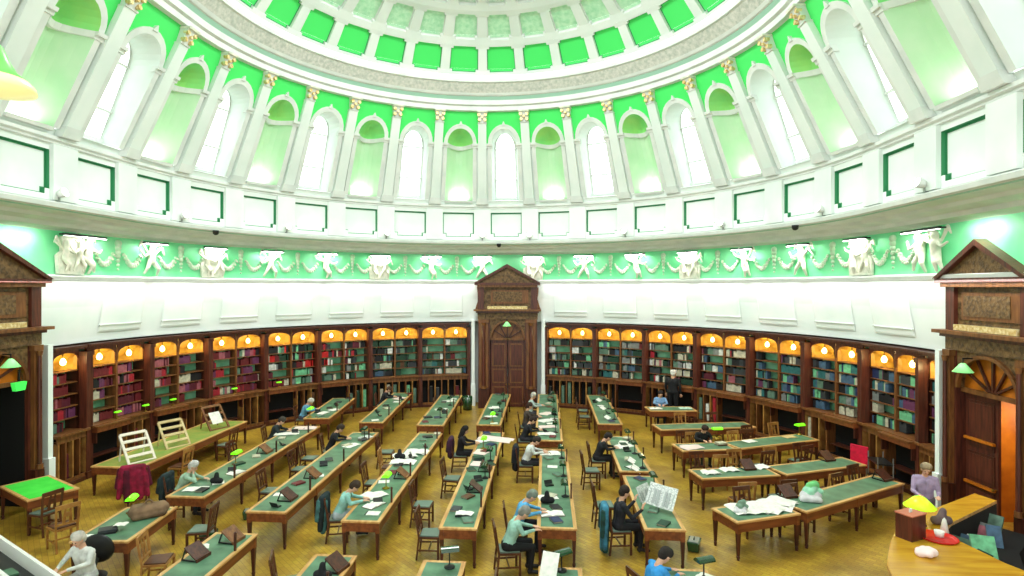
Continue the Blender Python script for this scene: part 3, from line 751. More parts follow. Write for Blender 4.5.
cdesk('B1', 'green topped reading desk where the man in the bright blue shirt sits', 1.94, -4.05, 1.4, .78, 0, (2.6,))
cdesk('B2', 'far reading desk right of the central portal axis, with several readers at its left side', 1.82, 2.4, 10.1, .86)
cdesk('B0', 'nearest desk of its row, below the blue-shirted man, with tilted white sheets', 1.96, -8.6, -5.6, .72)
cdesk('C1', 'short desk end where the man in the dark suit reads a newspaper', 4.02, -3.95, -.72, .8)
cdesk('C2', 'green topped desk of the man in black bending over papers, right of the main aisle', 4.0, -.42, 3.1, .82)
cdesk('C3', 'far reading desk right of the main aisle with empty chairs on its left', 3.92, 4.7, 10.05, .86)
cdesk('C0', 'nearest desk right of the main aisle, beside the dark-haired man in blue', 4.0, -8.6, -5.5, .76)
cdesk('D1', 'green topped reading desk with the woman in mint at its near end', -1.97, -4.02, 3.05, .8)
cdesk('D2', 'far reading desk second to the left of the one facing the central portal', -2.27, 4.05, 9.6, .95, .03)
cdesk('D0', 'nearest desk below the woman in mint, with a dark leather hat-like bundle', -1.93, -8.6, -5.45, .76)
cdesk('E1', 'long reading desk, mostly empty green top, with a reader in black at its far end', -4.08, -3.7, 2.98, .88)
cdesk('E2', 'far reading desk on the left with a dark-clothed reader leaning over', -4.45, 4.3, 9.95, .86, .05)
cdesk('E0', 'near desk at bottom left with two tilted book supports on green top', -4.14, -6.55, -4.72, .84)
cdesk('F1', 'long reading desk at left with the white-haired man in pale green at its end', -6.3, -3.0, 3.65, .92)
cdesk('F2', 'far left reading desk of the elderly man in the light blue shirt', -6.6, 4.75, 8.55, .95, .09)
desk('reading_desk', 'short desk at lower left carrying a brown leather bag and a lit green lamp', -6.55, -4.45, 1.7, 1.08, .1, group=G1)
desk('wall_table', 'long table against the left bookcases carrying slatted wooden racks', -9.4, 1.55, 5.3, 1.35, -.02, leather=mat('mossy_baize', (112, 146, 60), .6, rgb2=(150, 150, 70), scale=3), cat='table')
desk('side_table', 'small table with vivid green top by the dark left doorway', -10.1, -2.65, 1.0, 1.7, -.5, legs=2, leather=LEATHB, cat='table')
def hdesk(lab, p, q, W, legs=None, div=()):   # desk whose long side runs from p to q (front edge), depth W away from the viewer
    (x0, y0), (x1, y1) = p, q; L = math.hypot(x1-x0, y1-y0); a = math.atan2(y1-y0, x1-x0)
    cx, cy = (x0+x1)/2-math.sin(a)*W/2, (y0+y1)/2+math.cos(a)*W/2
    return desk('reading_desk', lab, cx, cy, L, W, a-PI/2, legs=legs, group='reading desks angled along the right wall', div=div)
hdesk('farthest small right-hand desk, under the man with the dark coat standing behind', (5.65, 6.95), (7.45, 7.1), .8)
hdesk('right-hand desk in second row from the back, bare top with empty chairs behind', (5.48, 4.0), (8.75, 4.65), .8)
hdesk('right-hand desk of the dark-haired reader beside a lit green lamp', (5.62, 1.55), (7.22, 1.87), .8)
hdesk('right-hand desk running on behind the lit lamp towards the shelves, brown top', (7.34, 1.92), (10.1, 3.15), .8)
hdesk('right-hand desk with scattered pale papers on its green top, left end of the curved row', (5.52, -.87), (7.55, -.43), .76)
hdesk('right-hand desk with empty green top ending at the red-backed chair', (7.72, -.38), (10.15, .62), .76)
hdesk('front right-hand desk covered with large white sheets', (5.52, -3.5), (6.98, -2.92), .82)
hdesk('front right-hand desk with a crumpled mint plastic bag on its left end', (7.14, -2.84), (10.25, -.82), .74)

# ------------------------------------------------------------------ chairs
def chair_proto(name, wood, seat, splat):
    t = thing(name, 'x', 'chair')
    s = MB(); s.prism([(-.2, -.2), (.2, -.2), (.23, .22), (-.23, .22)], .43, .47, wood); s.build('seat_frame', t, bev=.008)
    s = MB(); s.prism([(-.18, -.17), (.18, -.17), (.205, .2), (-.205, .2)], .468, .492, seat); s.build('seat', t, bev=.01)
    for sg in (-1, 1):
        m = MB(); m.hexa([(sg*.21-.015, .19-.015, 0), (sg*.21+.015, .19-.015, 0), (sg*.21+.015, .22, 0), (sg*.21-.015, .22, 0), (sg*.21-.022, .18, .43), (sg*.21+.022, .18, .43), (sg*.21+.022, .22, .43), (sg*.21-.022, .22, .43)], wood); m.build('leg', t)
        m = MB(); m.bar((sg*.19, -.24, 0), (sg*.19, -.19, .45), .035, .035, wood); m.bar((sg*.19, -.19, .44), (sg*.205, -.27, .96), .036, .036, wood); m.build('leg', t)
    m = MB()
    for sg in (-1, 1): m.bar((sg*.2, -.21, .2), (sg*.21, .2, .2), .02, .03, wood)
    m.bar((-.2, 0, .2), (.2, 0, .2), .02, .03, wood); m.bar((-.19, -.22, .28), (.19, -.22, .28), .02, .03, wood); m.build('stretcher', t)
    m = MB(); m.bar((-.22, -.265, .93), (.22, -.265, .93), .03, .09, wood); m.build('back_rail', t); m = MB(); m.bar((-.2, -.2, .56), (.2, -.2, .56), .025, .045, wood); m.build('back_rail', t)
    m = MB()
    for x0, x1 in ((-.06, -.03), (.03, .06)): m.hexa([(x0-.03*(x0 < 0), -.215, .56), (x1+.03*(x0 > 0), -.215, .56), (x1+.03*(x0 > 0), -.2, .56), (x0-.03*(x0 < 0), -.2, .56), (x0, -.275, .9), (x1, -.275, .9), (x1, -.26, .9), (x0, -.26, .9)], splat)
    m.box(-.06, .06, -.25, -.235, .72, .8, splat); m.build('back_splat', t)
    return t
CP = chair_proto('library_chair', CHAIRW, SEATM, CHAIRW); CPL = chair_proto('library_chair', CHAIRL, CHAIRW, CHAIRL)
usedc = set()
CG = 'wooden library chairs'
def chair(x, y, face, lab, pale=False):
    """face: direction the sitter looks, degrees from +x"""
    src = CPL if pale else CP; rz = math.radians(face)-PI/2
    if src.name not in usedc:
        usedc.add(src.name); src.location = (x, y, 0); src.rotation_euler.z = rz; src['label'] = lab; src['group'] = CG; return src
    return dup(src, (x, y, 0), rz, lab, CG)
chair(-.62, -3.72, 2, 'empty dark chair with grey seat by the near end of the middle row desk')
chair(-.72, -.35, -4, 'empty dark chair halfway along the middle row desk')
chair(-2.62, .45, 6, 'empty wooden chair beside the papers on the desk left of the middle row', True)
chair(-2.66, -.85, 0, 'empty dark wooden chair just behind the woman in mint')
chair(-2.62, -5.85, 20, 'empty splat-back chair at the left side of the near bottom desk, left of centre')
chair(3.2, 8.3, -5, 'reddish empty chair left of the far desk, right of the main aisle')
chair(3.2, 7.2, 0, 'second reddish empty chair left of the far desk, right of the main aisle')
chair(-5.35, -5.25, 15, 'empty splat-back chair between the two short desks at lower left', True)
chair(-9.35, -3.3, 165, 'small dark chair drawn up to the vivid green table')
chair(-8.35, -3.95, 150, 'pale splat-back chair right of the vivid green table', True)
chair(-9.75, -4.55, 80, 'dark chair at the left edge, nearer than the vivid green table')
chair(-5.0, .1, 0, 'empty dark chair pushed under the left side of the long empty green desk')
chair(-5.0, -1.6, 0, 'second empty dark chair along the left side of the long empty green desk')
chair(-8.35, 2.3, 175, 'dark wooden chair on the right side of the table with the slatted racks')
chair(-8.45, .1, 178, 'pale chair backing onto the aisle at the table with the slatted racks', True)
chair(-5.35, -3.9, 190, 'empty dark chair pushed in at the right of the desk with the leather bag')
chair(8.0, 8.5, -100, 'large pale armless chair beside the red books under the right shelves', True)
chair(6.55, 5.55, -80, 'pale chair behind the left end of the second right-hand desk', True)
chair(7.7, 5.75, -80, 'dark chair behind the right end of the second right-hand desk')
chair(8.35, 3.85, -65, 'reddish chair behind the bare brown desk at right')
chair(9.35, 4.3, -65, 'pale chair behind the bare brown desk at right, nearest the shelves', True)
chair(7.0, .95, -75, 'pale chair behind the desk with scattered papers, left one', True)
chair(8.1, 1.25, -68, 'pale chair behind the empty green desk, left of the red-backed chair', True)
chair(9.1, 1.75, -68, 'dark chair behind the empty green desk, in shadow')
chair(7.4, -1.85, -65, 'dark chair tucked under the front right-hand desk, behind the mint plastic bag')
chair(8.85, -1.0, -62, 'dark chair tucked under the front right-hand desk, nearer the shelves')
chair(6.2, -2.15, -70, 'reddish chair behind the desk with large white sheets')
chair(10.9, -4.1, 200, 'dark chair behind the honey counter at the right edge')
chair(-2.55, 8.0, 0, 'far empty chair beside the desk second left from the portal axis')
chair(1.2, -6.3, 0, 'near chair left of the desk with the tilted white sheets')
for i_, (x, y, f_, lb, pl_) in enumerate((
    (5.9, .62, -75, 'reddish chair behind the scattered papers, leftmost', False), (6.05, 2.95, -80, 'dark chair left of the dark-haired reader at right', False), (7.65, 3.05, -66, 'brown chair right of the lit lamp at right', True),
    (8.55, -.55, 120, 'brown chair in front of the empty green desk, turned away', True), (6.3, -1.35, 100, 'tall brown chair before the left end of the scattered-paper desk', True), (7.3, -1.1, 105, 'second brown chair before the scattered-paper desk', False),
    (6.35, .85, 100, 'brown chair with its back to the aisle before the lamp-lit right desk', True), (7.7, 1.3, 110, 'dark chair before the bare brown desk, left one', False), (9.0, 1.95, 115, 'dark chair before the bare brown desk, right one', False),
    (6.2, 3.3, 100, 'pale chair before the second right-hand desk', True), (8.0, 3.75, 100, 'dark chair before the second right-hand desk, nearer the shelves', False), (9.6, -.25, -60, 'dark chair behind the shelf end of the front right-hand desk', False),
    (-1.1, -2.2, 0, 'dark chair between the two empty chairs of the middle row', False), (2.95, .6, 5, 'empty dark chair in front of the man in black bending over papers', False), (3.05, -1.9, 5, 'empty dark chair just beyond the newspaper reader', False),
    (-5.15, 1.1, 0, 'third dark chair by the long empty green desk', False), (-7.2, .9, 5, 'dark chair on the left of the white-haired man\'s desk, halfway along', False), (-3.1, 1.9, 5, 'dark chair at the far left side of the spread newspapers', False))):
    chair(x, y, f_, lb, pl_)
# red-backed chair
t = thing('red_chair', 'chair with bright crimson padded back by the right-hand bookcases', 'chair', (10.35, 1.6, 0), 2.2)
m = MB(); m.box(-.24, .24, -.26, -.2, .5, 1.0, cloth('crimson_upholstery', (214, 20, 60))); m.build('backrest', t, bev=.02)
m = MB(); m.box(-.24, .24, -.2, .24, .42, .5, cloth('crimson_upholstery', (214, 20, 60))); m.build('seat', t, bev=.02)
for x in (-.2, .2):
    for y in (-.2, .2): m = MB(); m.tube((x, y, 0), (x, y, .43), .018, .018, METAL, 8); m.build('leg', t)

# ------------------------------------------------------------------ desk lamps
def lamp_proto(lit):
    t = thing('desk_lamp', 'x', 'lamp')
    m = MB(); m.lathe([(.001, 0), (.09, 0), (.09, .015), (.05, .03), (.02, .05), (.001, .05)], BLACK if not lit else BRASS, n=16); m.build('base', t, smooth=True)
    m = MB(); m.path([(0, 0, .04), (0, 0, .22), (.0, -.03, .3)], .012, BRASS if lit else BLACK); m.build('stem', t)
    m = MB(); g = LIME if lit else DKGL; n = 10
    for i in range(n):      # half cylinder glass shade along x
        a, b = PI*i/n, PI*(i+1)/n; r = .085
        P = lambda q, x, rr=r: (x, -.02+rr*math.cos(q), .29+rr*.8*math.sin(q))
        m.face([P(a, -.15), P(a, .15), P(b, .15), P(b, -.15)], g); m.face([P(b, -.15, .078), P(b, .15, .078), P(a, .15, .078), P(a, -.15, .078)], g)
        for x in (-.15, .15): m.face([(x, -.02, .29), P(a, x), P(b, x)], g)
    m.build('shade', t, smooth=False)
    m = MB(); m.tube((-.1, -.02, .3), (.1, -.02, .3), .018, .018, BULBW if lit else METAL, 8); m.build('bulb', t)
    return t
LP = {True: lamp_proto(True), False: lamp_proto(False)}
usedl = set()
def lamp(x, y, rz, lab, lit=False, group=None, z=TH-.003):
    src = LP[lit]; group = group or ('lit green desk lamps' if lit else 'unlit dark green desk lamps')
    if lit not in usedl: usedl.add(lit); src.location = (x, y, z); src.rotation_euler.z = rz; src['label'] = lab; src['group'] = group; return src
    return dup(src, (x, y, z), rz, lab, group)
q = PI/2
lamp(-6.85, -3.95, q*1.2, 'lit lime lamp beside the brown leather bag at lower left', True)
lamp(-6.45, -.6, q, 'lit lime lamp on the desk of the white-haired man in pale green', True)
lamp(-6.75, 4.95, q, 'lit lime lamp beside the elderly man in light blue', True)
lamp(-1.98, -2.1, q, 'lit lime lamp behind the woman in mint', True)
lamp(-.08, 1.35, q, 'lit lime lamp in front of the woman in black, nearer one', True)
lamp(-.12, 4.6, q, 'lit lime lamp on the near end of the desk facing the central portal', True)
lamp(7.0, 3.05, .2, 'lit lime lamp beside the dark-haired reader at right', True)
lamp(9.75, 3.75, .4, 'lit lime lamp at the shelf end of the bare brown desk', True)
DN = {'A2': 'far desk left of the portal aisle', 'B1': 'desk of the man in bright blue', 'B2': 'far desk of several readers', 'C2': 'desk of the man in black', 'C3': 'far desk with reddish chairs', 'C1': 'desk of the newspaper reader', 'A1': 'middle row desk', 'D2': 'second far desk left of portal', 'E1': 'long empty green desk'}
for k, ys in {'A2': (6.4, 8.3), 'B1': (-2.3, -.9, .6), 'B2': (3.4, 5.2, 7, 8.8), 'C2': (-.1, 1.2, 2.5), 'C3': (5.4, 7.2, 9.0), 'C1': (-1.6,), 'A1': (-1.2, .2), 'D2': (5.2, 7.4), 'E1': (2.2,)}.items():
    x = COLN[k][0]+.22
    for i, y in enumerate(ys): lamp(x, y, -q, 'unlit dark lamp, %s from near end of the %s' % (['first', 'second', 'third', 'fourth'][i], DN[k]))
lamp(4.75, -3.75, 0, 'unlit dark green lamp standing on the floor side by the newspaper reader', z=0.0) if False else None
lamp(1.98, -5.72, .6, 'unlit dark green lamp above the tilted white sheets')
lamp(4.25, -5.8, .4, 'unlit lamp on the nearest desk in front of the dark-haired man in blue')
lamp(.12, -5.75, .3, 'unlit dark lamp at the far end of the nearest middle desk')

# dark lamp-like footstools / bins on the floor
def floor_box(x, y, rz, lab):
    t = thing('waste_box', lab, 'bin', (x, y, 0), rz, 'small dark boxes on the floor')
    m = MB(); m.hexa([(-.16, -.11, 0), (.16, -.11, 0), (.16, .11, 0), (-.16, .11, 0), (-.19, -.13, .2), (.19, -.13, .2), (.19, .13, .2), (-.19, .13, .2)], DKGL); m.build('body', t, bev=.02)
    m = MB(); m.box(-.15, .15, -.09, .09, .195, .215, METAL); m.box(-.05, .05, -.01, .01, .21, .25, BLACK); m.build('lid', t)
floor_box(-5.5, -3.4, .5, 'dark green box on the floor near the short desk with two book supports')
floor_box(-5.2, -2.15, .3, 'dark green box on the floor under the end of the white-haired man\'s desk')
floor_box(4.8, -3.0, 1.2, 'dark green box on the floor right of the newspaper reader\'s desk')
floor_box(-5.3, 1.1, .4, 'dark box on the floor between the two long left desks')

# ------------------------------------------------------------------ book supports, racks, papers, books, bags
def rest(x, y, rz, lab, light=False, z=TH-.003, sc=.82):
    t = thing('book_support', lab, 'book stand', (x, y, z), rz, 'tilted wooden book supports')
    w = MAHOG if (int(abs(x*10)) % 2) else OAK; m = MB()
    m.hexa([(-.2, -.17, .03), (.2, -.17, .03), (.2, .13, .26), (-.2, .13, .26), (-.2, -.18, .05), (.2, -.18, .05), (.2, .12, .28), (-.2, .12, .28)], w); m.box(-.2, .2, -.2, -.17, .0, .07, w); m.build('board', t)
    m = MB()
    for s_ in (-1, 1): m.bar((s_*.18, .1, .25), (s_*.18, .2, 0), .025, .025, BLACK); m.bar((s_*.18, -.17, .015), (s_*.18, .2, .015), .025, .03, BLACK)
    m.build('strut', t); t.scale = (sc,)*3
rest(-4.3, -5.75, 1.4, 'tilted brown book support, nearer of two on the short lower left desk')
rest(-4.05, -5.05, 1.4, 'tilted brown book support, farther of two on the short lower left desk')
rest(-4.0, -1.45, 1.5, 'brown book support two thirds along the long empty green desk')
rest(-3.95, -2.95, 1.5, 'dark book support nearest the end of the long empty green desk')
rest(-1.75, -5.95, 1.3, 'book support on the near bottom desk left of centre')
rest(.1, -2.1, 1.5, 'book support beside the stacked books on the middle row desk')
rest(.18, -.6, 1.5, 'brown book support in the middle of the middle row desk')
rest(-1.8, -1.3, 1.5, 'book support beyond the lit lamp of the woman in mint')
rest(-6.2, .5, 1.5, 'book support halfway along the desk of the white-haired man')
rest(7.1, -1.9, .3, 'dark book support on the front right-hand desk by the white sheets')
rest(9.9, -.55, .5, 'dark book support on the shelf end of the front right-hand desk')
rest(9.3, 1.0, .4, 'dark book support on the empty green right-hand desk')
rest(6.9, .05, .3, 'book support among the scattered papers on the right-hand desk')
def rack(x, y, rz, lab, n=4, col=RACKW, paper=False, z=TH-.003):
    t = thing('slatted_rack', lab, 'rack', (x, y, z), rz, 'slatted wooden racks on the left wall table')
    m = MB(); H = .86; A = .62; T = Matrix.Rotation(-A, 4, 'X')
    for s_ in (-1, 1): m.box(s_*.33-.03, s_*.33+.03, -.02, .02, 0, H, col, T)
    m.build('side_rail', t)
    for i in range(n+1):
        m = MB(); zz = H*i/n; m.box(-.33, .33, -.025, .02, max(0, zz-.04), zz+.035, col, T); m.build('slat', t)
    m = MB()
    for s_ in (-1, 1): p = T @ Vector((s_*.3, 0, H*.9)); m.bar(p, (s_*.3, p.y+.12, 0), .03, .03, col)
    m.build('strut', t)
    if paper: m = MB(); m.box(-.2, .18, -.04, -.03, .2, .62, PAPER, T); o = m.build('pinned_paper', t)
rack(-9.05, -.6, 1.1, 'white-painted slatted rack at the near end of the left wall table', 4, mat('pale_painted_rack', (222, 212, 196), .6))
rack(-8.98, .85, 1.1, 'pale wooden slatted rack in the middle of the left wall table')
rack(-8.98, 3.0, 1.15, 'darker slatted rack with a white sheet at the far end of the left wall table', 3, OAK, True)
def paper(x, y, rz, lab, w=.3, d=.21, z=TH, m_=PAPER, tilt=0, nm='paper_sheet', group='loose papers on the desks', n=2, bend=.01):
    m = MB(); r = random.Random(int(abs(x*913+y*377)*10))
    for k in range(n):
        a = r.uniform(-.3, .3) if k else 0; T = Matrix.Translation((r.uniform(-.04, .04)*k, r.uniform(-.04, .04)*k, .004*k)) @ Matrix.Rotation(a, 4, 'Z') @ Matrix.Rotation(tilt, 4, 'X')
        N = 6
        for i in range(N):
            x0, x1 = -w/2+w*i/N, -w/2+w*(i+1)/N; zz = lambda u: .004+bend*math.sin(PI*abs(u)/w*2)
            m.face([T @ Vector((x0, -d/2, zz(x0))), T @ Vector((x1, -d/2, zz(x1))), T @ Vector((x1, d/2, zz(x1))), T @ Vector((x0, d/2, zz(x0)))], m_)
    o = m.build(nm, loc=(x, y, z), rz=rz); tag(o, lab, 'paper', group); return o
def open_book(x, y, rz, lab, z=TH, w=.42, tilt=0, m_=PAPER):
    t = thing('open_book', lab, 'book', (x, y, z), rz, 'open books on the desks'); N = 8
    m = MB(); T = Matrix.Rotation(tilt, 4, 'X')
    m.box(-w/2, w/2, -.14, .14, 0, .006, bm_(R_.choice(['dark red', 'black', 'navy', 'brown'])), T); m.build('cover', t)
    m = MB()
    for i in range(N):
        u0, u1 = -1+2*i/N, -1+2*(i+1)/N; zz = lambda u: .008+.028*math.sqrt(max(0, 1-abs(u)))*min(1, abs(u)*6)+.004
        x0, x1 = u0*w/2*.96, u1*w/2*.96
        m.hexa([T @ Vector(p) for p in ((x0, -.13, .006), (x1, -.13, .006), (x1, .13, .006), (x0, .13, .006), (x0, -.13, zz(u0)), (x1, -.13, zz(u1)), (x1, .13, zz(u1)), (x0, .13, zz(u0)))], m_)
    m.build('pages', t); return t
def stack(x, y, rz, cols, where):
    z = TH
    for i, c in enumerate(cols):
        m = MB(); h = .035+.01*(i % 2)
        T = Matrix.Rotation(PI/2, 4, 'Y')
        add_book(m, 0, 0, 0, h, .22, .3, c, 0, Matrix.Translation((-.15, -.11, h)) @ Matrix.Rotation(PI/2, 4, 'Y'))
        o = m.build('book', loc=(x, y, z), rz=rz+.1*i); z += h+.002
        tag(o, '%s book %s' % (c, where if i == 0 else where+', upper one'), 'book')
stack(.03, -3.55, .05, ['black'], 'at the near end of the middle row desk, under a white sheet')
paper(.05, -3.55, .05, 'white sheet on the black book at the near end of the middle row desk', .34, .2, TH+.04)
stack(-6.6, -4.9, .5, ['black', 'charcoal'], 'on the short desk beside the leather bag')
paper(-6.85, -5.1, .3, 'small white paper at the near corner of the desk with the leather bag', .2, .12)
paper(-6.45, -4.75, .3, 'white label paper over the black books by the leather bag', .22, .16, TH+.1)
paper(-4.45, -5.35, .5, 'white sheet behind the nearer book support at lower left', .2, .2)
paper(-6.35, -2.5, .2, 'large pale sheets under the arms of the white-haired man', .5, .3)
open_book(-6.05, -1.3, 1.2, 'open pale book by the lit lamp of the white-haired man')
paper(-6.5, 2.6, .4, 'long pale sheets spread before the reader in the dark jacket', .7, .4, n=3)
paper(-6.2, 3.3, .4, 'pinkish papers at the far end of the dark-jacketed reader\'s desk', .6, .4, m_=PINKP, n=3)
open_book(-6.5, 5.6, 1.3, 'open book in front of the elderly man in light blue', w=.5)
paper(-6.3, 6.2, 1.1, 'white papers beyond the open book of the elderly man in light blue', .4, .3)
paper(-4.0, 1.4, 1.0, 'white papers in front of the reader in black on the long green desk', .5, .3)
paper(-3.85, 2.3, 1.0, 'greyish papers at the far corner of the long green desk', .4, .3, m_=PRINT)
paper(-4.4, 8.6, 1.0, 'pinkish papers in front of the far dark-clothed reader', .5, .4, m_=PINKP)
open_book(-1.95, -3.15, 1.1, 'open book with white pages near the hands of the woman in mint', w=.46)
paper(-2.1, -2.6, 1.0, 'thick stack of white journals under the arms of the woman in mint', .45, .32, n=4)
for i, (x, y, r) in enumerate(((-2.1, -.1, .2), (-2.15, .45, .6), (-1.95, .9, 0))): paper(x, y, r, ['nearest', 'middle', 'farthest'][i]+' white newspaper spread on the desk left of the middle row', .62, .42, m_=PAPER, n=3, bend=.03)
stack(-1.95, 2.5, .4, ['black'], 'at the far end of the desk left of the middle row')
stack(-.1, .3, .3, ['charcoal', 'dark green'], 'in the middle of the middle row desk')
open_book(-.1, -.1, 1.4, 'open pale pink book halfway along the middle row desk', m_=PINKP)
paper(-.05, 1.0, 1.2, 'pinkish sheets beside the nearer lamp of the woman in black', .5, .36, m_=PINKP, n=3)
paper(.22, 2.4, 1.2, 'pale pink garment-like cloth over the right edge of the middle row desk', .5, 1.1, m_=PINKP, n=1, bend=.05)
paper(-.2, 2.2, .5, 'white sheets under the hands of the woman in black', .4, .3)
for i, y in enumerate((5.5, 7.0)): paper(-.25, y, .3, ['nearer', 'farther'][i]+' white paper on the far desk facing the portal', .42, .3)
for i, y in enumerate((6.6, 8.2)): paper(-2.25, y, .3, ['nearer', 'farther'][i]+' white paper on the far desk second left of the portal axis', .5, .3)
stack(-2.5, 5.2, .5, ['black'], 'on the near end of the second far desk left of portal')
open_book(1.85, -3.35, .2, 'open white book under the hand of the man in bright blue', w=.5)
paper(1.75, -2.4, .3, 'white papers beside the black bag of the man in bright blue', .4, .3)
paper(1.85, 1.0, .1, 'wide white sheets beneath the arms of the man in white', .55, .35, n=3)
for i, y in enumerate((3.2, 4.1, 5.0, 6.2)): paper(1.75, y, .3*i, ['nearest', 'second', 'third', 'farthest'][i]+' pale paper in the line of readers right of the portal axis', .5, .34, m_=PINKP if i % 2 else PAPER, n=3)
for i, y in enumerate((.45, 2.3, -.2)): open_book(4.05, y, 1.3, ['open book farther along', 'open book before the man in black', 'open book at near end of'][i]+' the desk right of the main aisle', tilt=.5 if i != 1 else 0)
for i, y in enumerate((5.6, 7.2, 8.8)): open_book(3.95, y, 1.2, ['nearest', 'middle', 'farthest'][i]+' tilted open book on the far desk with reddish chairs', tilt=.5)
paper(4.0, 1.9, .5, 'white sheets under the hands of the man in black', .5, .34, n=3)
# small closed books, pads and pens lying about
SPOT = {'A1': 'middle row desk', 'A2': 'far desk left of the portal aisle', 'B1': 'desk of the man in bright blue', 'B2': 'far desk of several readers', 'C1': 'newspaper reader\'s desk', 'C2': 'desk of the man in black', 'C3': 'far desk with reddish chairs', 'D1': 'desk of the woman in mint', 'D2': 'far desk second left of portal', 'E1': 'long empty green desk', 'E2': 'far dark-clothed reader\'s desk', 'F1': 'white-haired man\'s desk', 'F2': 'elderly man\'s desk'}
rr = random.Random(5); seen_ = set()
for k, nm in SPOT.items():
    x, y0, y1, W = COLN[k]; n = int((y1-y0)/.62)
    for i in range(n):
        y = y0+.35+(y1-y0-.6)*i/max(1, n-1)+rr.uniform(-.1, .1); xx = x+rr.uniform(-.2, .26); f_ = (y-y0)/(y1-y0)
        part = 'near' if f_ < .3 else 'far' if f_ > .7 else 'middle'; side_ = 'left' if xx < x else 'right'
        kind = rr.choice(('book', 'book', 'pad', 'tablet')); c = rr.choice(['black', 'charcoal', 'dark green', 'brown', 'dark red', 'navy', 'cream', 'grey green'])
        key = (k, part, side_, kind, c if kind == 'book' else '')
        if key in seen_: continue
        seen_.add(key)
        if kind == 'book':
            m = MB(); add_book(m, 0, 0, 0, .035, .2, .27, c, 0, Matrix.Translation((-.13, -.1, .036)) @ Matrix.Rotation(PI/2, 4, 'Y')); o = m.build('book', loc=(xx, y, TH), rz=rr.uniform(-.6, .6)+PI/2)
            tag(o, '%s book at the %s %s of the %s' % (c, part, side_, nm), 'book')
        elif kind == 'pad':
            m = MB(); m.box(-.1, .1, -.14, .14, 0, .012, PAPER); m.box(-.1, .1, .12, .145, 0, .016, BLACK); o = m.build('notepad', loc=(xx, y, TH), rz=rr.uniform(-.6, .6)+PI/2)
            tag(o, 'white notepad at the %s %s of the %s' % (part, side_, nm), 'notepad')
        else:
            o = thing('glasses_case', 'dark open case at the %s %s of the %s' % (part, side_, nm), 'case', (xx, y, TH), rr.uniform(0, 3))
            m = MB(); m.box(-.1, .1, -.05, .05, 0, .03, BLACK); m.build('base', o, bev=.008)
            m = MB(); m.hexa([(-.1, .05, .03), (.1, .05, .03), (.1, .06, .03), (-.1, .06, .03), (-.1, .09, .11), (.1, .09, .11), (.1, .1, .11), (-.1, .1, .11)], BLACK); m.build('lid', o)
# newspaper held open, and tilted sheets
def newspaper(x, y, z, rz, lab, w=.62, h=.42, tilt=1.0):
    t = thing('newspaper', lab, 'newspaper', (x, y, z), rz); m = MB(); T = Matrix.Rotation(tilt, 4, 'X')
    for sg in (-1, 1): m.face([T @ Vector(p) for p in ((0, 0, .02), (sg*w/2, 0, .06), (sg*w/2, h, .06), (0, h, .02))], PRINT)
    m.build('page', t)
    m = MB()
    for sg in (-1, 1):
        for i in range(3):
            u = sg*(.05+i*.085); m.face([T @ Vector(p) for p in ((u, .04, .045+.0), (u+sg*.06, .04, .055), (u+sg*.06, h-.12, .055), (u, h-.12, .045))], mat('grey_newsprint', (168, 174, 174), .8))
    m.build('printed_columns', t)
newspaper(4.08, -3.1, TH+.1, -.75, 'large open newspaper held up by the man in the dark suit', .66, .46, 1.05)
newspaper(3.9, -2.5, TH, .9, 'pale folded newspaper leaning behind the man in the dark suit', .5, .36, 1.1)
paper(1.78, -5.95, -.3, 'tilted white sheet on the nearest desk below the man in blue', .28, .42, TH+.18, tilt=.95, n=1, bend=.004)
for i, (x, y, r) in enumerate(((4.0, -6.4, .3), (4.25, -6.0, .8), (3.85, -7.0, 0))): paper(x, y, r, ['white sheets in front of', 'greyish sheets right of', 'white sheets nearest'][i]+' the dark-haired man in blue at the bottom', .55, .4, n=4, bend=.03)
# right-hand desks
for i, (x, y) in enumerate(((5.95, 7.35), (7.1, 7.5))): open_book(x, y, .1, ['open white book before the far man by the right shelves', 'pale green open book on the farthest right desk'][i], m_=PAPER if i == 0 else MINTD, w=.5)
paper(6.0, 2.0, .3, 'pale pinkish sheets under the arms of the dark-haired reader at right', .6, .4, m_=PINKP, n=3)
stack(6.9, 2.3, .3, ['brown', 'cream'], 'in front of the lit lamp by the dark-haired reader at right')
for i, (x, y) in enumerate(((5.85, -.35), (6.4, -.1), (7.3, .2))): paper(x, y, .3*i, ['leftmost pale paper', 'second pale paper', 'white crumpled paper'][i]+' on the desk with scattered papers at right', .42, .3, n=2, bend=.03)
for i, (x, y) in enumerate(((5.95, -2.75), (6.45, -2.6), (6.75, -2.35))): paper(x, y, .25+.3*i, ['left', 'middle', 'right'][i]+' one of the large white sheets on the front right-hand desk', .75, .55, n=3, bend=.03)
for i, (x, y) in enumerate(((9.3, 3.4), (7.9, 2.8))): paper(x, y, .4, ['yellowish', 'pale'][i]+' paper on the bare brown right-hand desk', .4, .28, m_=RACKW if i == 0 else PAPER)
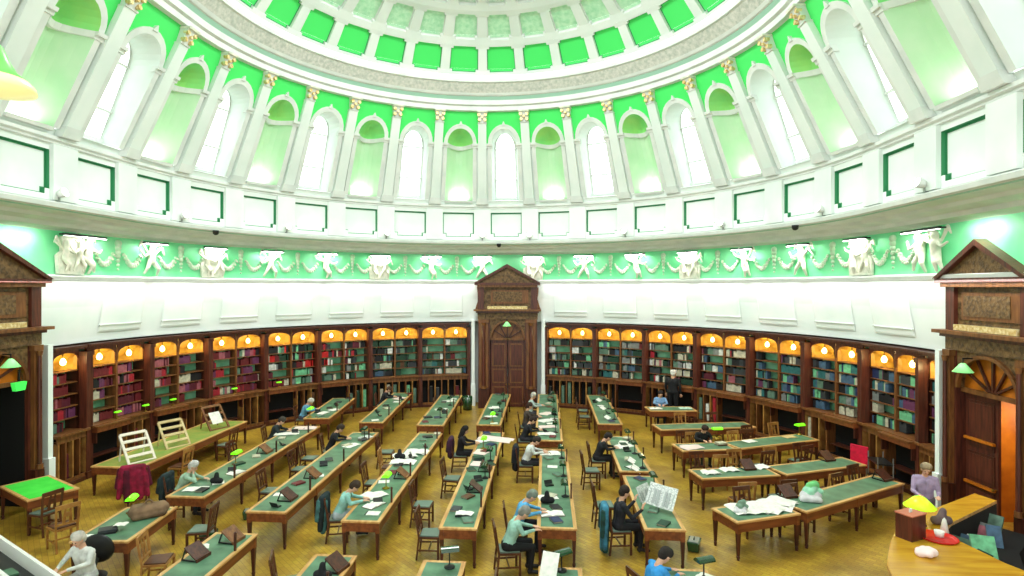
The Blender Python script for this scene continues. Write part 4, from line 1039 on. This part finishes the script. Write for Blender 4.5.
# bags
c = [((-.18, 0, .12), (.18, 0, .12), .11, .11, 0), ((-.18, -.06, .06), (.18, -.06, .06), .07, .07, 0), ((-.2, .05, .2), (.2, .05, .18), .05, .05, 0), ((-.1, 0, .2), (0, 0, .32), .018, .018, 0), ((0, 0, .32), (.1, 0, .2), .018, .018, 0)]
me = blob(c, .016, 'bag', [cloth('brown_leather', (128, 100, 74), -.3)])
o = bpy.data.objects.new('leather_bag', me); COL.objects.link(o); o.location = (-6.35, -4.1, TH); o.rotation_euler.z = .7; o.scale = (1.3, 1.4, 1.1); tag(o, 'brown leather bag slumped on the short desk at lower left', 'bag')
me = blob([((-.08, 0, .08), (.1, .02, .08), .09, .09, 1), ((-.02, .02, .14), (.05, .05, .2), .1, .085, 0), ((.0, .03, .24), (.1, .06, .25), .06, .07, 2), ((-.14, -.05, .05), (.1, -.1, .045), .055, .05, 1), ((.12, .06, .1), (.16, .0, .16), .06, .05, 0)], .014, 'bag', [cloth('mint_plastic', (160, 222, 190)), cloth('white_plastic', (224, 222, 226)), cloth('lime_plastic', (120, 206, 130))])
o = bpy.data.objects.new('plastic_bag', me); COL.objects.link(o); o.location = (7.5, -2.15, TH); o.scale = (1.35, 1.35, 1.3); tag(o, 'crumpled mint green plastic bag on the front right-hand desk', 'bag')
o = bpy.data.objects.new('plastic_bag', me.copy()); o.data.materials[0] = o.data.materials[2] = cloth('grey_green_plastic', (120, 150, 130)); COL.objects.link(o); o.location = (5.75, -2.95, TH); o.scale = (.8, .8, .8); tag(o, 'grey-green crumpled bag at the left corner of the desk with white sheets', 'bag')
me = blob([((-.08, 0, .07), (.1, 0, .07), .07, .07, 0), ((0, 0, .1), (0, .02, .22), .07, .05, 0)], .014, 'bag', [cloth('black_bag', (22, 22, 26))])
for x, y, lb, nm in ((1.75, -2.75, 'black bag standing in front of the man in bright blue', 'black_bag'), (-1.85, -6.3, 'small black leather bundle on the near bottom desk left of centre', 'black_bag'), (-6.1, -2.1, 'black bag under the chin of the white-haired man', 'black_bag'), (-2.25, .2, 'dark bag beside the spread newspapers left of the middle row', 'black_bag')):
    o = bpy.data.objects.new(nm, me); COL.objects.link(o); o.location = (x, y, TH); tag(o, lb, 'bag')

# ------------------------------------------------------------------ people
SKIN = mat('skin', (206, 158, 132), .55); LIPS = mat('lips', (168, 92, 84), .5); EYEM = mat('eye_dark', (40, 32, 30), .3)
def pose(kind, lean=.3, headp=.5, arms='write', turn=0.):
    """capsules of a figure facing +y. labels 0 skin 1 top 2 trousers 3 shoes 4 lips"""
    c = []; V = Vector
    a = lambda p, q, r0, r1, l: c.append((tuple(p), tuple(q), r0, r1, l))
    seated = kind == 'sit'
    H = V((0, 0, .54)) if seated else V((0, 0, .95))
    d = V((0, math.sin(lean), math.cos(lean)))
    N = H+d*.5; Wm = H+d*.2; Cm = H+d*.36
    a(H+V((-.07, 0, -.0)), H+V((.07, 0, 0)), .125, .125, 2)
    for s in (-1, 1): a(H+V((s*.05, 0, .02)), Wm+V((s*.05, 0, 0)), .115, .105, 1)
    for s in (-1, 1): a(Wm+V((s*.05, 0, 0)), Cm+V((s*.075, 0, .0)), .105, .12, 1)
    for s in (-1, 1): a(Cm+V((s*.06, 0, .02)), N+V((s*.11, 0, -.05)), .115, .075, 1)
    a(N+V((-.14, 0, -.04)), N+V((.14, 0, -.04)), .062, .062, 1)
    hd = V((math.sin(turn)*math.sin(headp)*.6, math.sin(headp), math.cos(headp))).normalized()
    f = V((math.sin(turn), math.cos(turn)*math.cos(headp), -math.sin(headp))).normalized(); sd = f.cross(hd).normalized()
    Nk = N+d*.03; Hc = Nk+hd*.15+f*.025
    a(N, Nk+hd*.08, .056, .052, 0)
    a(Hc+hd*.045-f*.015, Hc+hd*.02+f*.005, .088, .084, 0); a(Hc-hd*.02+f*.02, Hc-hd*.075+f*.045, .066, .036, 0)
    a(Hc+hd*.0+f*.092, Hc-hd*.025+f*.108, .009, .014, 0)                                   # nose
    a(Hc-hd*.05+f*.078-sd*.016, Hc-hd*.05+f*.078+sd*.016, .008, .008, 4)                   # mouth
    for s in (-1, 1):
        a(Hc+sd*s*.083+hd*.005, Hc+sd*s*.086-hd*.025, .014, .01, 0)
        a(Hc+sd*s*.02+f*.08+hd*.022, Hc+sd*s*.042+f*.07+hd*.022, .010, .009, 0)           # brow
    head = (Hc, hd, f, sd)
    for s in (-1, 1):
        if seated:
            hp = H+V((s*.09, .03, -.01)); kn = V((s*.13, .45, .53)); an = V((s*.12, .42, .12)); tip = V((s*.13, .6, .04))
            if arms == 'cross' and s > 0: kn = V((-.02, .46, .6)); an = V((.1, .62, .3)); tip = V((.13, .74, .2))
        else: hp = H+V((s*.09, 0, -.02)); kn = V((s*.1, .03, .5)); an = V((s*.1, -.02, .1)); tip = V((s*.12, .16, .035))
        a(hp, kn, .1, .066, 2); a(kn, an, .064, .046, 2); a(an+V((0, -.03, -.05)), tip, .042, .034, 3); a(an, an+V((0, -.02, -.06)), .042, .045, 3)
    for s in (-1, 1):
        S = N+V((s*.185, 0, -.045)); A = arms if isinstance(arms, str) else arms[(s+1)//2]
        if not seated:
            if A == 'hang': E = S+V((s*.05, -.02, -.28)); Wp = E+V((-s*.01, .08, -.24)); hf = V((0, .15, -1))
            else: E = S+V((s*.04, .06, -.27)); Wp = E+V((-s*.06, .24, .0)); hf = V((-s*.2, 1, 0))
        elif A == 'chin': E = V((s*.16, N.y+.22, .84)); Wp = Hc-hd*.13+f*.09+V((s*.05, 0, -.02)); hf = (Hc-hd*.05+f*.05-Wp)
        elif A == 'hold': E = S+V((s*.03, .16, -.24)); Wp = V((s*.24, S.y+.36, .93)); hf = V((0, .3, 1))
        else: E = V((s*.25, max(.2, S.y+.06), .84)) if S.y < .25 else V((s*.27, S.y+.04, .83)); Wp = V((s*.1, E.y+.24, .835)); hf = V((-s*.25, 1, -.02))
        a(S, E, .056, .044, 1); a(E, Wp, .044, .03, 1); hf.normalize()
        up_ = V((0, 0, 1)) if abs(hf.z) < .8 else V((0, -1, 0)); la = hf.cross(up_).normalized(); un = la.cross(hf).normalized()
        a(Wp, Wp+hf*.03, .024, .024, 0)
        for q in (-1, 0, 1): a(Wp+hf*.03+la*q*.014, Wp+hf*.085+la*q*.024, .017, .015, 0)
        for q, L in ((-1.5, .055), (-.5, .072), (.5, .078), (1.5, .068)):                  # four fingers with a knuckle bend
            b0 = Wp+hf*.09+la*q*.021; b1 = b0+(hf+la*q*.06)*L*.55-un*.006; b2 = b1+hf*L*.45-un*.022; a(b0, b1, .0095, .009, 0); a(b1, b2, .009, .0075, 0)
        t0 = Wp+hf*.035-la*s*.022; t1 = t0+hf*.03-la*s*.03; a(t0, t1, .012, .0105, 0); a(t1, t1+hf*.032-la*s*.006-un*.006, .0105, .009, 0)
    return c, head
POSES = {}
def body_mesh(key, *args):
    if key not in POSES:
        c, head = pose(*args); me = blob(c, .0115, 'person_body', [SKIN]*5)
        Hc, hd, f, sd = head; hv = {}
        P = lambda x, y, z: tuple(Hc+sd*x+f*y+hd*z)
        hv['short'] = [(P(0, -.03, .05), P(0, -.02, .06), .099, .096, 0), (P(-.03, .0, .075), P(.03, .0, .075), .082, .082, 0), (P(0, -.05, -.02), P(0, -.05, .0), .076, .085, 0), (P(-.05, .04, .085), P(.05, .04, .085), .034, .034, 0)]
        hv['long'] = hv['short']+[(P(-.05, -.055, -.02), P(-.06, -.06, -.22), .062, .045, 0), (P(.05, -.055, -.02), P(.06, -.06, -.22), .062, .045, 0), (P(0, -.07, 0), P(0, -.09, -.25), .07, .05, 0), (P(-.082, .0, .02), P(-.09, -.01, -.12), .026, .03, 0), (P(.082, .0, .02), P(.09, -.01, -.12), .026, .03, 0)]
        hm = {k: blob(v, .012, 'hair', [SKIN]) for k, v in hv.items()}
        e = MB()
        for s in (-1, 1): e.lathe([(max(1e-4, .009*math.sin(PI*i/5)), -.009*math.cos(PI*i/5)) for i in range(6)], EYEM, P(s*.031, .083, .006), 8)
        ec = e.build('tmp'); em = ec.data; em.name = 'eyes'; bpy.data.objects.remove(ec)
        POSES[key] = (me, hm, em, head)
    return POSES[key]
def person(x, y, face, key, top, trousers, haircol, lab, hair='short', z=0, pargs=None):
    me0, hm, em, head = body_mesh(key, *(pargs or KEYS[key]))
    me = me0.copy()
    for qi, q in enumerate((SKIN, cloth('cloth_%d_%d_%d' % top, top), cloth('cloth_%d_%d_%d' % trousers, trousers), mat('black_shoes', (24, 20, 20), .5), LIPS)): me.materials[qi] = q
    o = bpy.data.objects.new('person', me); COL.objects.link(o); o.location = (x, y, z); o.rotation_euler.z = math.radians(face)-PI/2
    tag(o, lab, 'person')
    h = hm[hair].copy(); h.materials.clear(); h.materials.append(cloth('hair_%d_%d_%d' % haircol, haircol, -.3)); ho = bpy.data.objects.new('hair', h); COL.objects.link(ho); ho.parent = o
    eo = bpy.data.objects.new('eyes', em); COL.objects.link(eo); eo.parent = o
    return o
KEYS = {'write': ('sit', .38, .75, 'write'), 'upright': ('sit', .15, .35, 'write'), 'chin': ('sit', .45, .5, ('write', 'chin')), 'hold': ('sit', .12, .3, 'hold'), 'cross': ('sit', .42, .8, 'write'),
        'stand': ('stand', .08, .35, 'reach'), 'standr': ('stand', .05, .15, 'hang')}
def seated(x, y, face, *a, chl=None, pale=False, **k):
    fx, fy = math.cos(math.radians(face)), math.sin(math.radians(face))
    if chl: chair(x, y, face, chl, pale)
    return person(x, y, face, *a, **k)
BLK = (30, 30, 36); DKB = (38, 42, 56)
seated(-7.05, -2.05, 8, 'chin', (164, 196, 172), (50, 52, 56), (222, 220, 216), 'white-haired man in a pale green shirt resting his chin at a left desk', chl='chair under the white-haired man in pale green')
seated(-7.1, 2.75, 10, 'write', (34, 46, 50), (40, 40, 46), (70, 64, 56), 'reader in a dark jacket bent over long pale sheets at far left', chl='chair under the dark-jacketed reader at far left')
seated(-7.45, 5.9, 8, 'write', (106, 170, 206), (60, 64, 80), (226, 222, 212), 'elderly white-haired man in a light blue shirt at the far left desk', chl='chair under the elderly man in light blue')
seated(-4.85, 1.9, 12, 'write', BLK, BLK, (60, 44, 34), 'reader in black bending low at the far end of the long green desk', chl='chair under the reader in black on the long green desk')
seated(-5.2, 8.7, 8, 'write', (34, 34, 40), (40, 40, 46), (90, 60, 40), 'dark-clothed reader leaning over the far desk below the left bookcases', chl='chair under the far dark-clothed reader')
seated(-2.75, -3.1, 15, 'cross', (150, 206, 196), (176, 190, 196), (64, 46, 34), 'woman in a mint jacket bent over journals at a near desk', chl='chair under the woman in mint', pargs=('sit', .42, .8, 'cross'))
seated(-.82, 1.75, 5, 'upright', (24, 20, 28), (24, 20, 28), (26, 18, 18), 'woman in black with long dark hair at the middle row', hair='long', chl='purple-dark chair under the woman in black')
seated(1.15, 1.0, 3, 'write', (222, 226, 222), (44, 44, 50), (56, 46, 40), 'man in a white shirt bent over his desk beside the main aisle', chl='chair under the man in the white shirt')
seated(1.0, 3.5, 5, 'write', (30, 32, 38), (40, 40, 46), (50, 34, 28), 'reader in black jacket just behind the man in the white shirt', chl='chair under the black-jacketed reader in the aisle row')
seated(1.0, 5.4, 5, 'upright', (70, 60, 56), (40, 40, 46), (64, 40, 30), 'far reader with brown hair in the line right of the portal axis', chl='chair under the brown-haired far reader')
seated(1.1, 7.4, 5, 'upright', (180, 200, 196), (60, 60, 66), (220, 216, 208), 'farthest white-haired reader in the line right of the portal axis', chl='chair under the farthest white-haired reader')
seated(1.12, -3.35, 5, 'write', (94, 174, 224), (20, 22, 34), (136, 146, 132), 'grey-haired man in a bright blue shirt seated at the near centre', chl='chair under the man in bright blue')
seated(1.0, -4.3, 12, 'write', (160, 206, 190), (16, 16, 20), (150, 150, 140), 'figure in a mint top and black trousers seated nearer than the man in bright blue', chl='chair under the figure in mint and black')
seated(3.2, 1.55, 5, 'write', (24, 24, 28), (24, 24, 28), (40, 30, 26), 'man in black bending over white papers right of the main aisle', chl='chair under the man in black right of the main aisle')
seated(3.22, -3.2, 10, 'hold', (30, 32, 40), (24, 24, 30), (46, 34, 28), 'man in a dark suit reading a large newspaper', chl='chair under the man in the dark suit')
seated(3.35, -5.95, 25, 'write', (56, 150, 220), (40, 44, 60), (38, 30, 26), 'dark-haired man in a blue shirt at the bottom of the view', chl='chair under the dark-haired man in blue')
seated(6.3, 8.35, -95, 'upright', (130, 170, 214), (40, 44, 60), (40, 30, 26), 'far man in a blue and white shirt facing the camera by the right shelves', chl='chair under the far man in blue and white')
o = person(6.8, 8.35, 60, 'standr', (20, 20, 24), (20, 20, 24), (228, 224, 216), 'white-haired figure in long dark clothes on a step by the right bookcases', z=.28); o.scale = (1.25, 1.2, 1.05)
t = thing('step_stool', 'low wooden step under the dark figure at the right bookcases', 'step stool', (6.8, 8.35, 0), .5)
m = MB(); m.box(-.28, .28, -.24, .24, .24, .28, OAK); m.build('tread', t)
for x in (-.24, .24): m = MB(); m.box(x-.02, x+.02, -.22, .22, 0, .24, OAK); m.build('side_panel', t)
seated(6.5, 3.05, -82, 'write', (28, 30, 30), (60, 70, 64), (52, 34, 26), 'dark-haired reader bent low beside a lit lamp at the right-hand desks', chl='chair under the dark-haired reader by the lit lamp')
person(9.75, -2.35, -110, 'stand', (176, 156, 190), (130, 120, 136), (170, 150, 120), 'figure in a lilac-grey top standing behind the honey-coloured counter')
# garments on chairs
def coat(x, y, z, rz, col, lab, col2=None, L=.85, W=.42):
    col2 = col2 or col; c = []
    for s_ in (-1, 1):
        c += [((s_*W*.35, 0, 0), (s_*W*.5, .02, -L*.9), .07, .055, 0), ((s_*W*.48, .05, -.04), (s_*W*.6, .08, -L*.6), .05, .04, 1)]
    c += [((-W*.35, 0, .0), (W*.35, 0, 0), .075, .075, 0), ((0, 0, -.02), (0, .03, -L), .1, .08, 0), ((-W*.2, -.02, -.1), (-W*.22, 0, -L), .08, .07, 1), ((W*.2, -.02, -.1), (W*.25, 0, -L*.95), .08, .07, 0)]
    me = blob(c, .018, 'coat', [cloth('coat_%d_%d_%d' % col, col, -.35), cloth('coat_%d_%d_%d' % col2, col2, -.35)])
    o = bpy.data.objects.new('coat', me); COL.objects.link(o); o.location = (x, y, z); o.rotation_euler.z = rz; tag(o, lab, 'coat')
chair(-8.5, -1.5, 120, 'chair hidden under the crimson coat beside the left wall table')
coat(-8.45, -1.75, 1.0, .5, (150, 22, 60), 'crimson coat draped over a chair at the near end of the left wall table', (96, 14, 44), L=.8, W=.62)
coat(2.93, -3.3, .95, q, (60, 130, 160), 'blue coat hanging over the back of the newspaper reader\'s chair', (30, 74, 70))
coat(.88, 1.0, .95, q, (26, 28, 40), 'dark jacket hung on the chair of the man in the white shirt', L=.6)
coat(-3.02, -3.2, .95, q, (24, 40, 44), 'dark green-black coat on the chair of the woman in mint', (70, 120, 120), L=.7)
coat(-7.32, -2.1, .95, q, (28, 44, 48), 'dark jacket on the chair of the white-haired man', L=.55)
coat(-1.08, 1.7, .95, q, (62, 24, 52), 'plum cardigan on the chair of the woman in black', L=.5)

# ------------------------------------------------------------------ service counter at lower right
t = thing('service_counter', 'large honey-coloured service counter bending round the lower right corner', 'counter')
outer = [(10.75, -2.35), (8.72, -3.72), (8.1, -4.25), (7.55, -5.0), (7.05, -5.8), (6.85, -6.4), (6.75, -7.6)]
inner = [(10.9, -2.75), (9.2, -4.0), (8.85, -4.35), (8.78, -4.7), (8.95, -5.6), (9.3, -6.4), (9.6, -7.6)]
m = MB(); n = len(outer)
for i in range(n-1):
    a, b, c_, d = outer[i], outer[i+1], inner[i+1], inner[i]
    for z, fl in ((1.1, 0), (1.04, 1)):
        p = [(*a, z), (*b, z), (*c_, z), (*d, z)]; m.face(p if not fl else p[::-1], COUNT)
    for p_, q_ in ((a, b), (d, c_)): m.face([(*p_, 1.04), (*q_, 1.04), (*q_, 1.1), (*p_, 1.1)], DESKE)
m.face([(*outer[0], 1.04), (*inner[0], 1.04), (*inner[0], 1.1), (*outer[0], 1.1)], DESKE); m.build('countertop', t)
m = MB()
def inset(p, k):
    cx, cy = 9.2, -4.9 if True else 0; v = Vector((p[0]-cx, p[1]-cy)); v.normalize(); return (p[0]-v.x*k, p[1]-v.y*k)
oi = [inset(p, .12) for p in outer]; ii = [inner[0], inner[1], inner[2], inner[3], inner[4], inner[5], inner[6]]
for i in range(n-1):
    a, b = oi[i], oi[i+1]; m.face([(*a, 0), (*b, 0), (*b, 1.04), (*a, 1.04)], DESKW)
    k = max(1, int((Vector(a)-Vector(b)).length/.45))
    for j in range(k):
        f0, f1 = (j+.12)/k, (j+.88)/k; A = Vector(a).lerp(Vector(b), f0); B = Vector(a).lerp(Vector(b), f1); nn = Vector((B.y-A.y, A.x-B.x)).normalized()*.03
        if (A+nn-Vector((9.2, -4.9))).length < (A-nn-Vector((9.2, -4.9))).length: nn = -nn
        m.hexa([(*A, .15), (*B, .15), (*(B+nn), .15), (*(A+nn), .15), (*A, .9), (*B, .9), (*(B+nn), .9), (*(A+nn), .9)], OAK)
m.build('panelled_front', t)
m = MB()
for i in range(n-1):
    a, b = ii[i], ii[i+1]; m.face([(*a, 0), (*b, 0), (*b, 1.04), (*a, 1.04)], DARK)
m.face([(*oi[0], 0), (*ii[0], 0), (*ii[0], 1.04), (*oi[0], 1.04)], DESKW)
m.build('inner_panel', t)
m = MB(); m.prism([(9.35, -4.0), (10.85, -2.95), (11.1, -3.35), (10.3, -4.1), (9.6, -5.2), (9.1, -4.9), (8.95, -4.45)], .0, .62, DARK); o = m.build('low_shelf_unit')
tag(o, 'black low shelf unit behind the counter holding folders', 'shelf')
for i, (x, y, c, rz, w, h) in enumerate(((9.25, -4.35, 'grey green', .6, .3, .2), (9.5, -4.15, 'slate blue', .7, .24, .18), (9.75, -4.0, 'white', .5, .3, .12), (9.6, -4.6, 'mint green', 1.3, .36, .3), (10.05, -3.8, 'dusty pink', .6, .25, .2), (10.3, -3.5, 'grey', .6, .34, .16), (10.15, -3.95, 'slate blue', 1.2, .22, .26), (9.3, -4.7, 'dark green', .2, .25, .15), (10.6, -3.25, 'grey green', .6, .4, .22))):
    m = MB(); add_book(m, 0, 0, 0, .05, w, h*1.5, c, .5); o = m.build('folder', loc=(x, y, .63), rz=rz)
    tag(o, '%s folder, %s on the black shelf unit behind the counter' % (c, ['first from the corner', 'second from the corner', 'lying flat and bright', 'largest, standing open', 'pinkish, half way', 'wide one', 'short one near the reader', 'darkest one nearest the corner', 'last one, portal end'][i]), 'folder')
m = MB(); m.box(-.19, .19, -.14, .14, 0, .42, MAHOGR); m.box(-.2, .2, -.15, .15, .42, .44, mat('terracotta', (190, 110, 84), .5)); m.box(-.03, .03, -.01, .01, .44, .5, PAPER)
o = m.build('suggestion_box', loc=(8.05, -4.72, 1.1), rz=.5); tag(o, 'reddish brown box standing at the corner of the counter', 'box')
t = thing('counter_lamp', 'lit lamp with yellow-green shade on the counter corner', 'lamp', (8.55, -4.15, 1.1))
m = MB(); m.lathe([(.001, 0), (.11, 0), (.11, .02), (.03, .05), (.001, .05)], BRASS, n=16); m.build('base', t, smooth=True)
m = MB(); m.tube((0, 0, .04), (0, 0, .36), .05, .035, ORANGE, 10); m.build('stem', t)
m = MB(); m.lathe([(.05, .52), (.1, .5), (.26, .34), (.25, .33), (.09, .48)], LIMEY, n=18); m.build('shade', t, smooth=True)
m = MB(); m.lathe([(.001, .3), (.04, .33), (.05, .38), (.001, .44)], BULB, n=10); m.build('bulb', t, smooth=True)
m = MB(); m.lathe([(.001, 0), (.27, 0), (.3, .03), (.29, .035), (.25, .012), (.001, .012)], RED, n=24); o = m.build('red_tray', loc=(8.5, -4.72, 1.1), smooth=True); tag(o, 'round bright red tray on the honey-coloured counter', 'tray')
m = MB(); m.lathe([(.001, 0), (.06, 0), (.08, .1), (.075, .1), (.055, .01), (.001, .01)], PAPER, n=16); o = m.build('cup', loc=(8.55, -4.68, 1.113), smooth=True); tag(o, 'small white cup standing on the round red tray', 'cup')
m = MB(); m.lathe([(.001, .28), (.03, .24), (.07, .02), (.001, .0)], PAPER, n=12); o = m.build('paper_cone', loc=(8.75, -4.5, 1.1), smooth=True); tag(o, 'white paper cone standing behind the red tray', 'paper')
me = blob([((-.05, 0, .04), (.06, 0, .05), .05, .05, 0), ((0, -.05, .05), (.02, .06, .04), .04, .05, 0), ((.04, .02, .08), (-.05, .03, .06), .03, .03, 0)], .012, 'tissue', [mat('tissue', (240, 214, 214), .8)])
o = bpy.data.objects.new('crumpled_tissue', me); COL.objects.link(o); o.location = (7.85, -5.45, 1.1); o.scale = (1.7, 1.7, 1.4); tag(o, 'crumpled pinkish white tissue on the counter near the red tray', 'tissue')
me = blob([((-.1, 0, .08), (.12, 0, .08), .08, .08, 0), ((0, 0, .1), (.05, .02, .24), .08, .06, 0)], .016, 'bag', [cloth('grey_mauve', (110, 90, 96))])
o = bpy.data.objects.new('shoulder_bag', me); COL.objects.link(o); o.location = (8.95, -4.1, 1.1); tag(o, 'grey-mauve bag lying on the counter beside the red tray', 'bag')
# cabinet behind the counter against the right wall
t = thing('wall_cabinet', 'dark glazed cabinet with mint edges at the right edge, past the portal', 'cabinet', (11.45, -4.9, 0), -q)
m = MB(); m.box(-1.2, 1.2, 0, .5, 0, 1.2, OAK); m.box(-1.2, 1.2, -.05, .5, 1.2, 1.28, DESKW); m.build('base', t)
m = MB(); m.box(-1.2, 1.2, .1, .5, 1.28, 2.6, DARK)
for x in (-1.15, -.4, .4, 1.15): m.box(x-.05, x+.05, .05, .12, 1.28, 2.6, MINTD)
m.build('glazed_case', t)
# leaning objects in front of the lower right bookcases
t = thing('book_trolley', 'dark metal trolley frame parked before the right bookcases', 'trolley', (10.7, 1.0, 0), 1.4)
m = MB(); m.box(-.35, .35, -.2, .2, .3, .34, BLACK); m.build('shelf', t); m = MB(); m.box(-.35, .35, -.2, .2, .75, .79, BLACK); m.build('shelf', t)
for x in (-.34, .34):
    for y in (-.18, .18): m = MB(); m.tube((x, y, .0), (x, y, .95), .016, .016, METAL, 8); m.build('post', t)

# ------------------------------------------------------------------ lower left corner: pale desk with a screen, and the man beside it
t = thing('corner_desk', 'grey-green topped desk with white edges and a black well at bottom left corner', 'desk', (-6.5, -6.68, 0), -.51)
m = MB(); m.box(-2.2, 2.2, -1.5, -.45, 0, 1.06, mat('pale_grey_green', (128, 142, 132), .6)); m.box(-2.2, 2.2, -1.5, -.45, 1.06, 1.1, mat('pale_grey_green', (128, 142, 132), .6)); m.build('cabinet', t)
m = MB(); m.box(-2.2, 2.2, -.45, -.4, 0, 1.14, mat('white_edge', (226, 226, 222), .5)); m.build('inner_edge_board', t)
m = MB(); m.box(-2.2, 2.2, 0, .05, .0, 1.12, mat('white_edge', (226, 226, 222), .5)); m.build('outer_edge_board', t)
m = MB(); m.box(-2.2, 2.2, -.4, 0, .8, .9, BLACK); m.build('black_well', t)
m = MB(); m.box(-.35, -.05, -.34, -.12, .9, .93, LEATH); o = m.build('green_folder', loc=(0, 0, 0)); o.parent = t
t = thing('office_chair', 'black rounded office chair behind the man in white at lower left', 'chair', (-6.05, -6.0, 0), 1.83)
m = MB(); m.lathe([(.001, .44), (.24, .44), (.26, .5), (.001, .52)], BLACK, n=20); m.build('seat', t)
m = MB(); m.lathe([(.001, 0), (.24, .02), (.27, .04), (.001, .06)], BLACK, (.24, 0, .86), 20, Matrix.Rotation(PI/2*.92, 4, 'Y')); m.build('backrest', t, smooth=True)
m = MB(); m.tube((0, 0, .08), (0, 0, .45), .03, .03, METAL, 8); m.bar((.02, 0, .46), (.27, 0, .7), .05, .03, BLACK); m.build('column', t)
for i in range(5): m = MB(); m.bar((0, 0, .1), (.27*math.cos(i*1.257), .27*math.sin(i*1.257), .03), .03, .04, BLACK); m.build('leg', t)
person(-6.1, -6.0, 262, 'upright', (222, 224, 220), (190, 190, 188), (214, 206, 196), 'white-haired man in a white shirt seated at the grey-green corner desk')
# floor lamp at far left
t = thing('floor_lamp', 'white-green shaded lamp on a thin post in the dark left doorway', 'lamp', (-11.0, -3.35, 0))
m = MB(); m.lathe([(.001, 0), (.12, 0), (.12, .02), (.001, .03)], BLACK, n=14); m.build('base', t)
m = MB(); m.tube((0, 0, .02), (0, 0, 1.35), .015, .015, BLACK, 8); m.build('pole', t)
m = MB(); m.lathe([(.04, .24), (.15, 0), (.14, 0), (.03, .22)], mat('mint_white_glass', (210, 240, 220), .3, emit=.4), (0, 0, 1.3), 14); m.build('shade', t, smooth=True)
# pendant near the upper left corner of the view
t = thing('pendant_lamp', 'large green and cream glass pendant shade close by the upper left corner', 'lamp', (-2.1, -11.6, 6.82), 0)
m = MB(); m.lathe([(.02, .34), (.06, .3), (.1, .2), (.14, .13), (.2, .08)], mat('green_glass_lit', (110, 225, 90), .3, emit=.35), n=28); m.build('upper_shade', t, smooth=True)
m = MB(); m.lathe([(.2, .08), (.24, .04), (.25, 0), (.1, -.02), (.001, -.02)], mat('cream_glass_lit', (246, 240, 170), .3, emit=.6), n=28); m.build('lower_shade', t, smooth=True)
m = MB(); m.tube((0, 0, .33), (0, 0, 5.2), .012, .012, BRASS, 8); m.build('suspension_rod', t)
# more things on the ledges of the bookcases
def ledge_lamp(s, lab):
    x, y = plan(s, 11.38); o = dup(LP[True], (x, y, 1.462), ang(s), lab, 'lit lime lamps on the bookcase ledges', (.62,)*3)
for i, s_ in enumerate((-1.45, -1.36, -1.27, -1.06, -.9)): ledge_lamp(s_, 'small lit lime lamp on the left bookcase ledge, %s from the dark doorway' % ORD[i])
m = MB()
x, y = plan(-.52, 11.0)
# portal side notice, fire box
m = MB(); m.box(-.14, .14, 0, .03, 0, .2, PAPER); o = m.build('notice', loc=(-1.68, 11.5, 1.05)); tag(o, 'small white notice on the strip left of the central portal', 'notice')
m = MB(); m.lathe([(.001, 0), (.2, 0), (.22, .6), (.2, .6), (.18, .02), (.001, .02)], DKGL, n=16); o = m.build('waste_bin', loc=(-1.75, 10.3, 0), smooth=True); tag(o, 'dark green waste bin at the foot of the strip left of the portal', 'bin')

# ------------------------------------------------------------------ lights
def area(name, loc, size, power, col=(1, 1, 1), rot=(0, 0, 0), sy=None, spread=None):
    L = bpy.data.lights.new(name, 'AREA'); L.energy = power; L.color = col; L.size = size
    if sy: L.shape = 'RECTANGLE'; L.size_y = sy
    if spread: L.spread = spread
    o = bpy.data.objects.new(name, L); COL.objects.link(o); o.location = loc; o.rotation_euler = rot; return o
area('skylight', (0, 0, 15.6), 5.5, 1700, (.97, 1, .98))
for k in range(-10, 11):           # lamps lying on the cornice ledge, shining up the drum
    (loc, rz) = place(k*SP, 9.6, 7.55)
    o = area('cornice_uplight', loc, 1.3, 3, (1, 1, .98), (PI-.25, 0, rz), .15)
    if k % 2:
        x, y, z = pt(k*SP, RD(Z0)+.2, Z0+.05); area('niche_uplight', (x, y, z), .5, 7, (1, 1, .96), (PI, 0, rz), .3)
for k in range(-10, 10):
    (loc, rz) = place((k+.5)*SP, 10.82, 6.82); area('frieze_glow', loc, .8, 22, (1, .98, .9), (.5, 0, rz), .08)
for k in range(-11, 12):
    if k == 0: continue
    (loc, rz) = place(k*SP, 10.9, 5.6); area('band_fill', loc, 2.05, 10, (.98, 1, 1), (.35, 0, rz), .08)  # added fill row without fittings, brightens the white band below the frieze
area('lobby_light', (12.6, -2.1, 3.0), .8, 60, (1, .9, .7))
w = bpy.data.worlds.new('daylight'); bpy.context.scene.world = w; w.use_nodes = True
w.node_tree.nodes['Background'].inputs[0].default_value = (.93, 1, .96, 1); w.node_tree.nodes['Background'].inputs[1].default_value = 1.9

# ------------------------------------------------------------------ camera
cd = bpy.data.cameras.new('camera'); co = bpy.data.objects.new('camera', cd); COL.objects.link(co)
cd.sensor_width = 36; cd.lens = 579/1024*36; cd.shift_x = (512-500.4)/1024; cd.shift_y = -(288-287.4)/1024
co.location = (1.718, -15.32, 5.45); co.rotation_euler = (PI/2, 0, .0778); cd.clip_start = .05
sc = bpy.context.scene; sc.camera = co
sc.view_settings.view_transform = 'Standard'; sc.view_settings.look = 'None'; sc.view_settings.exposure = 0
sc.cycles.use_denoising = True
sc.cycles.max_bounces = 8; sc.cycles.diffuse_bounces = 5
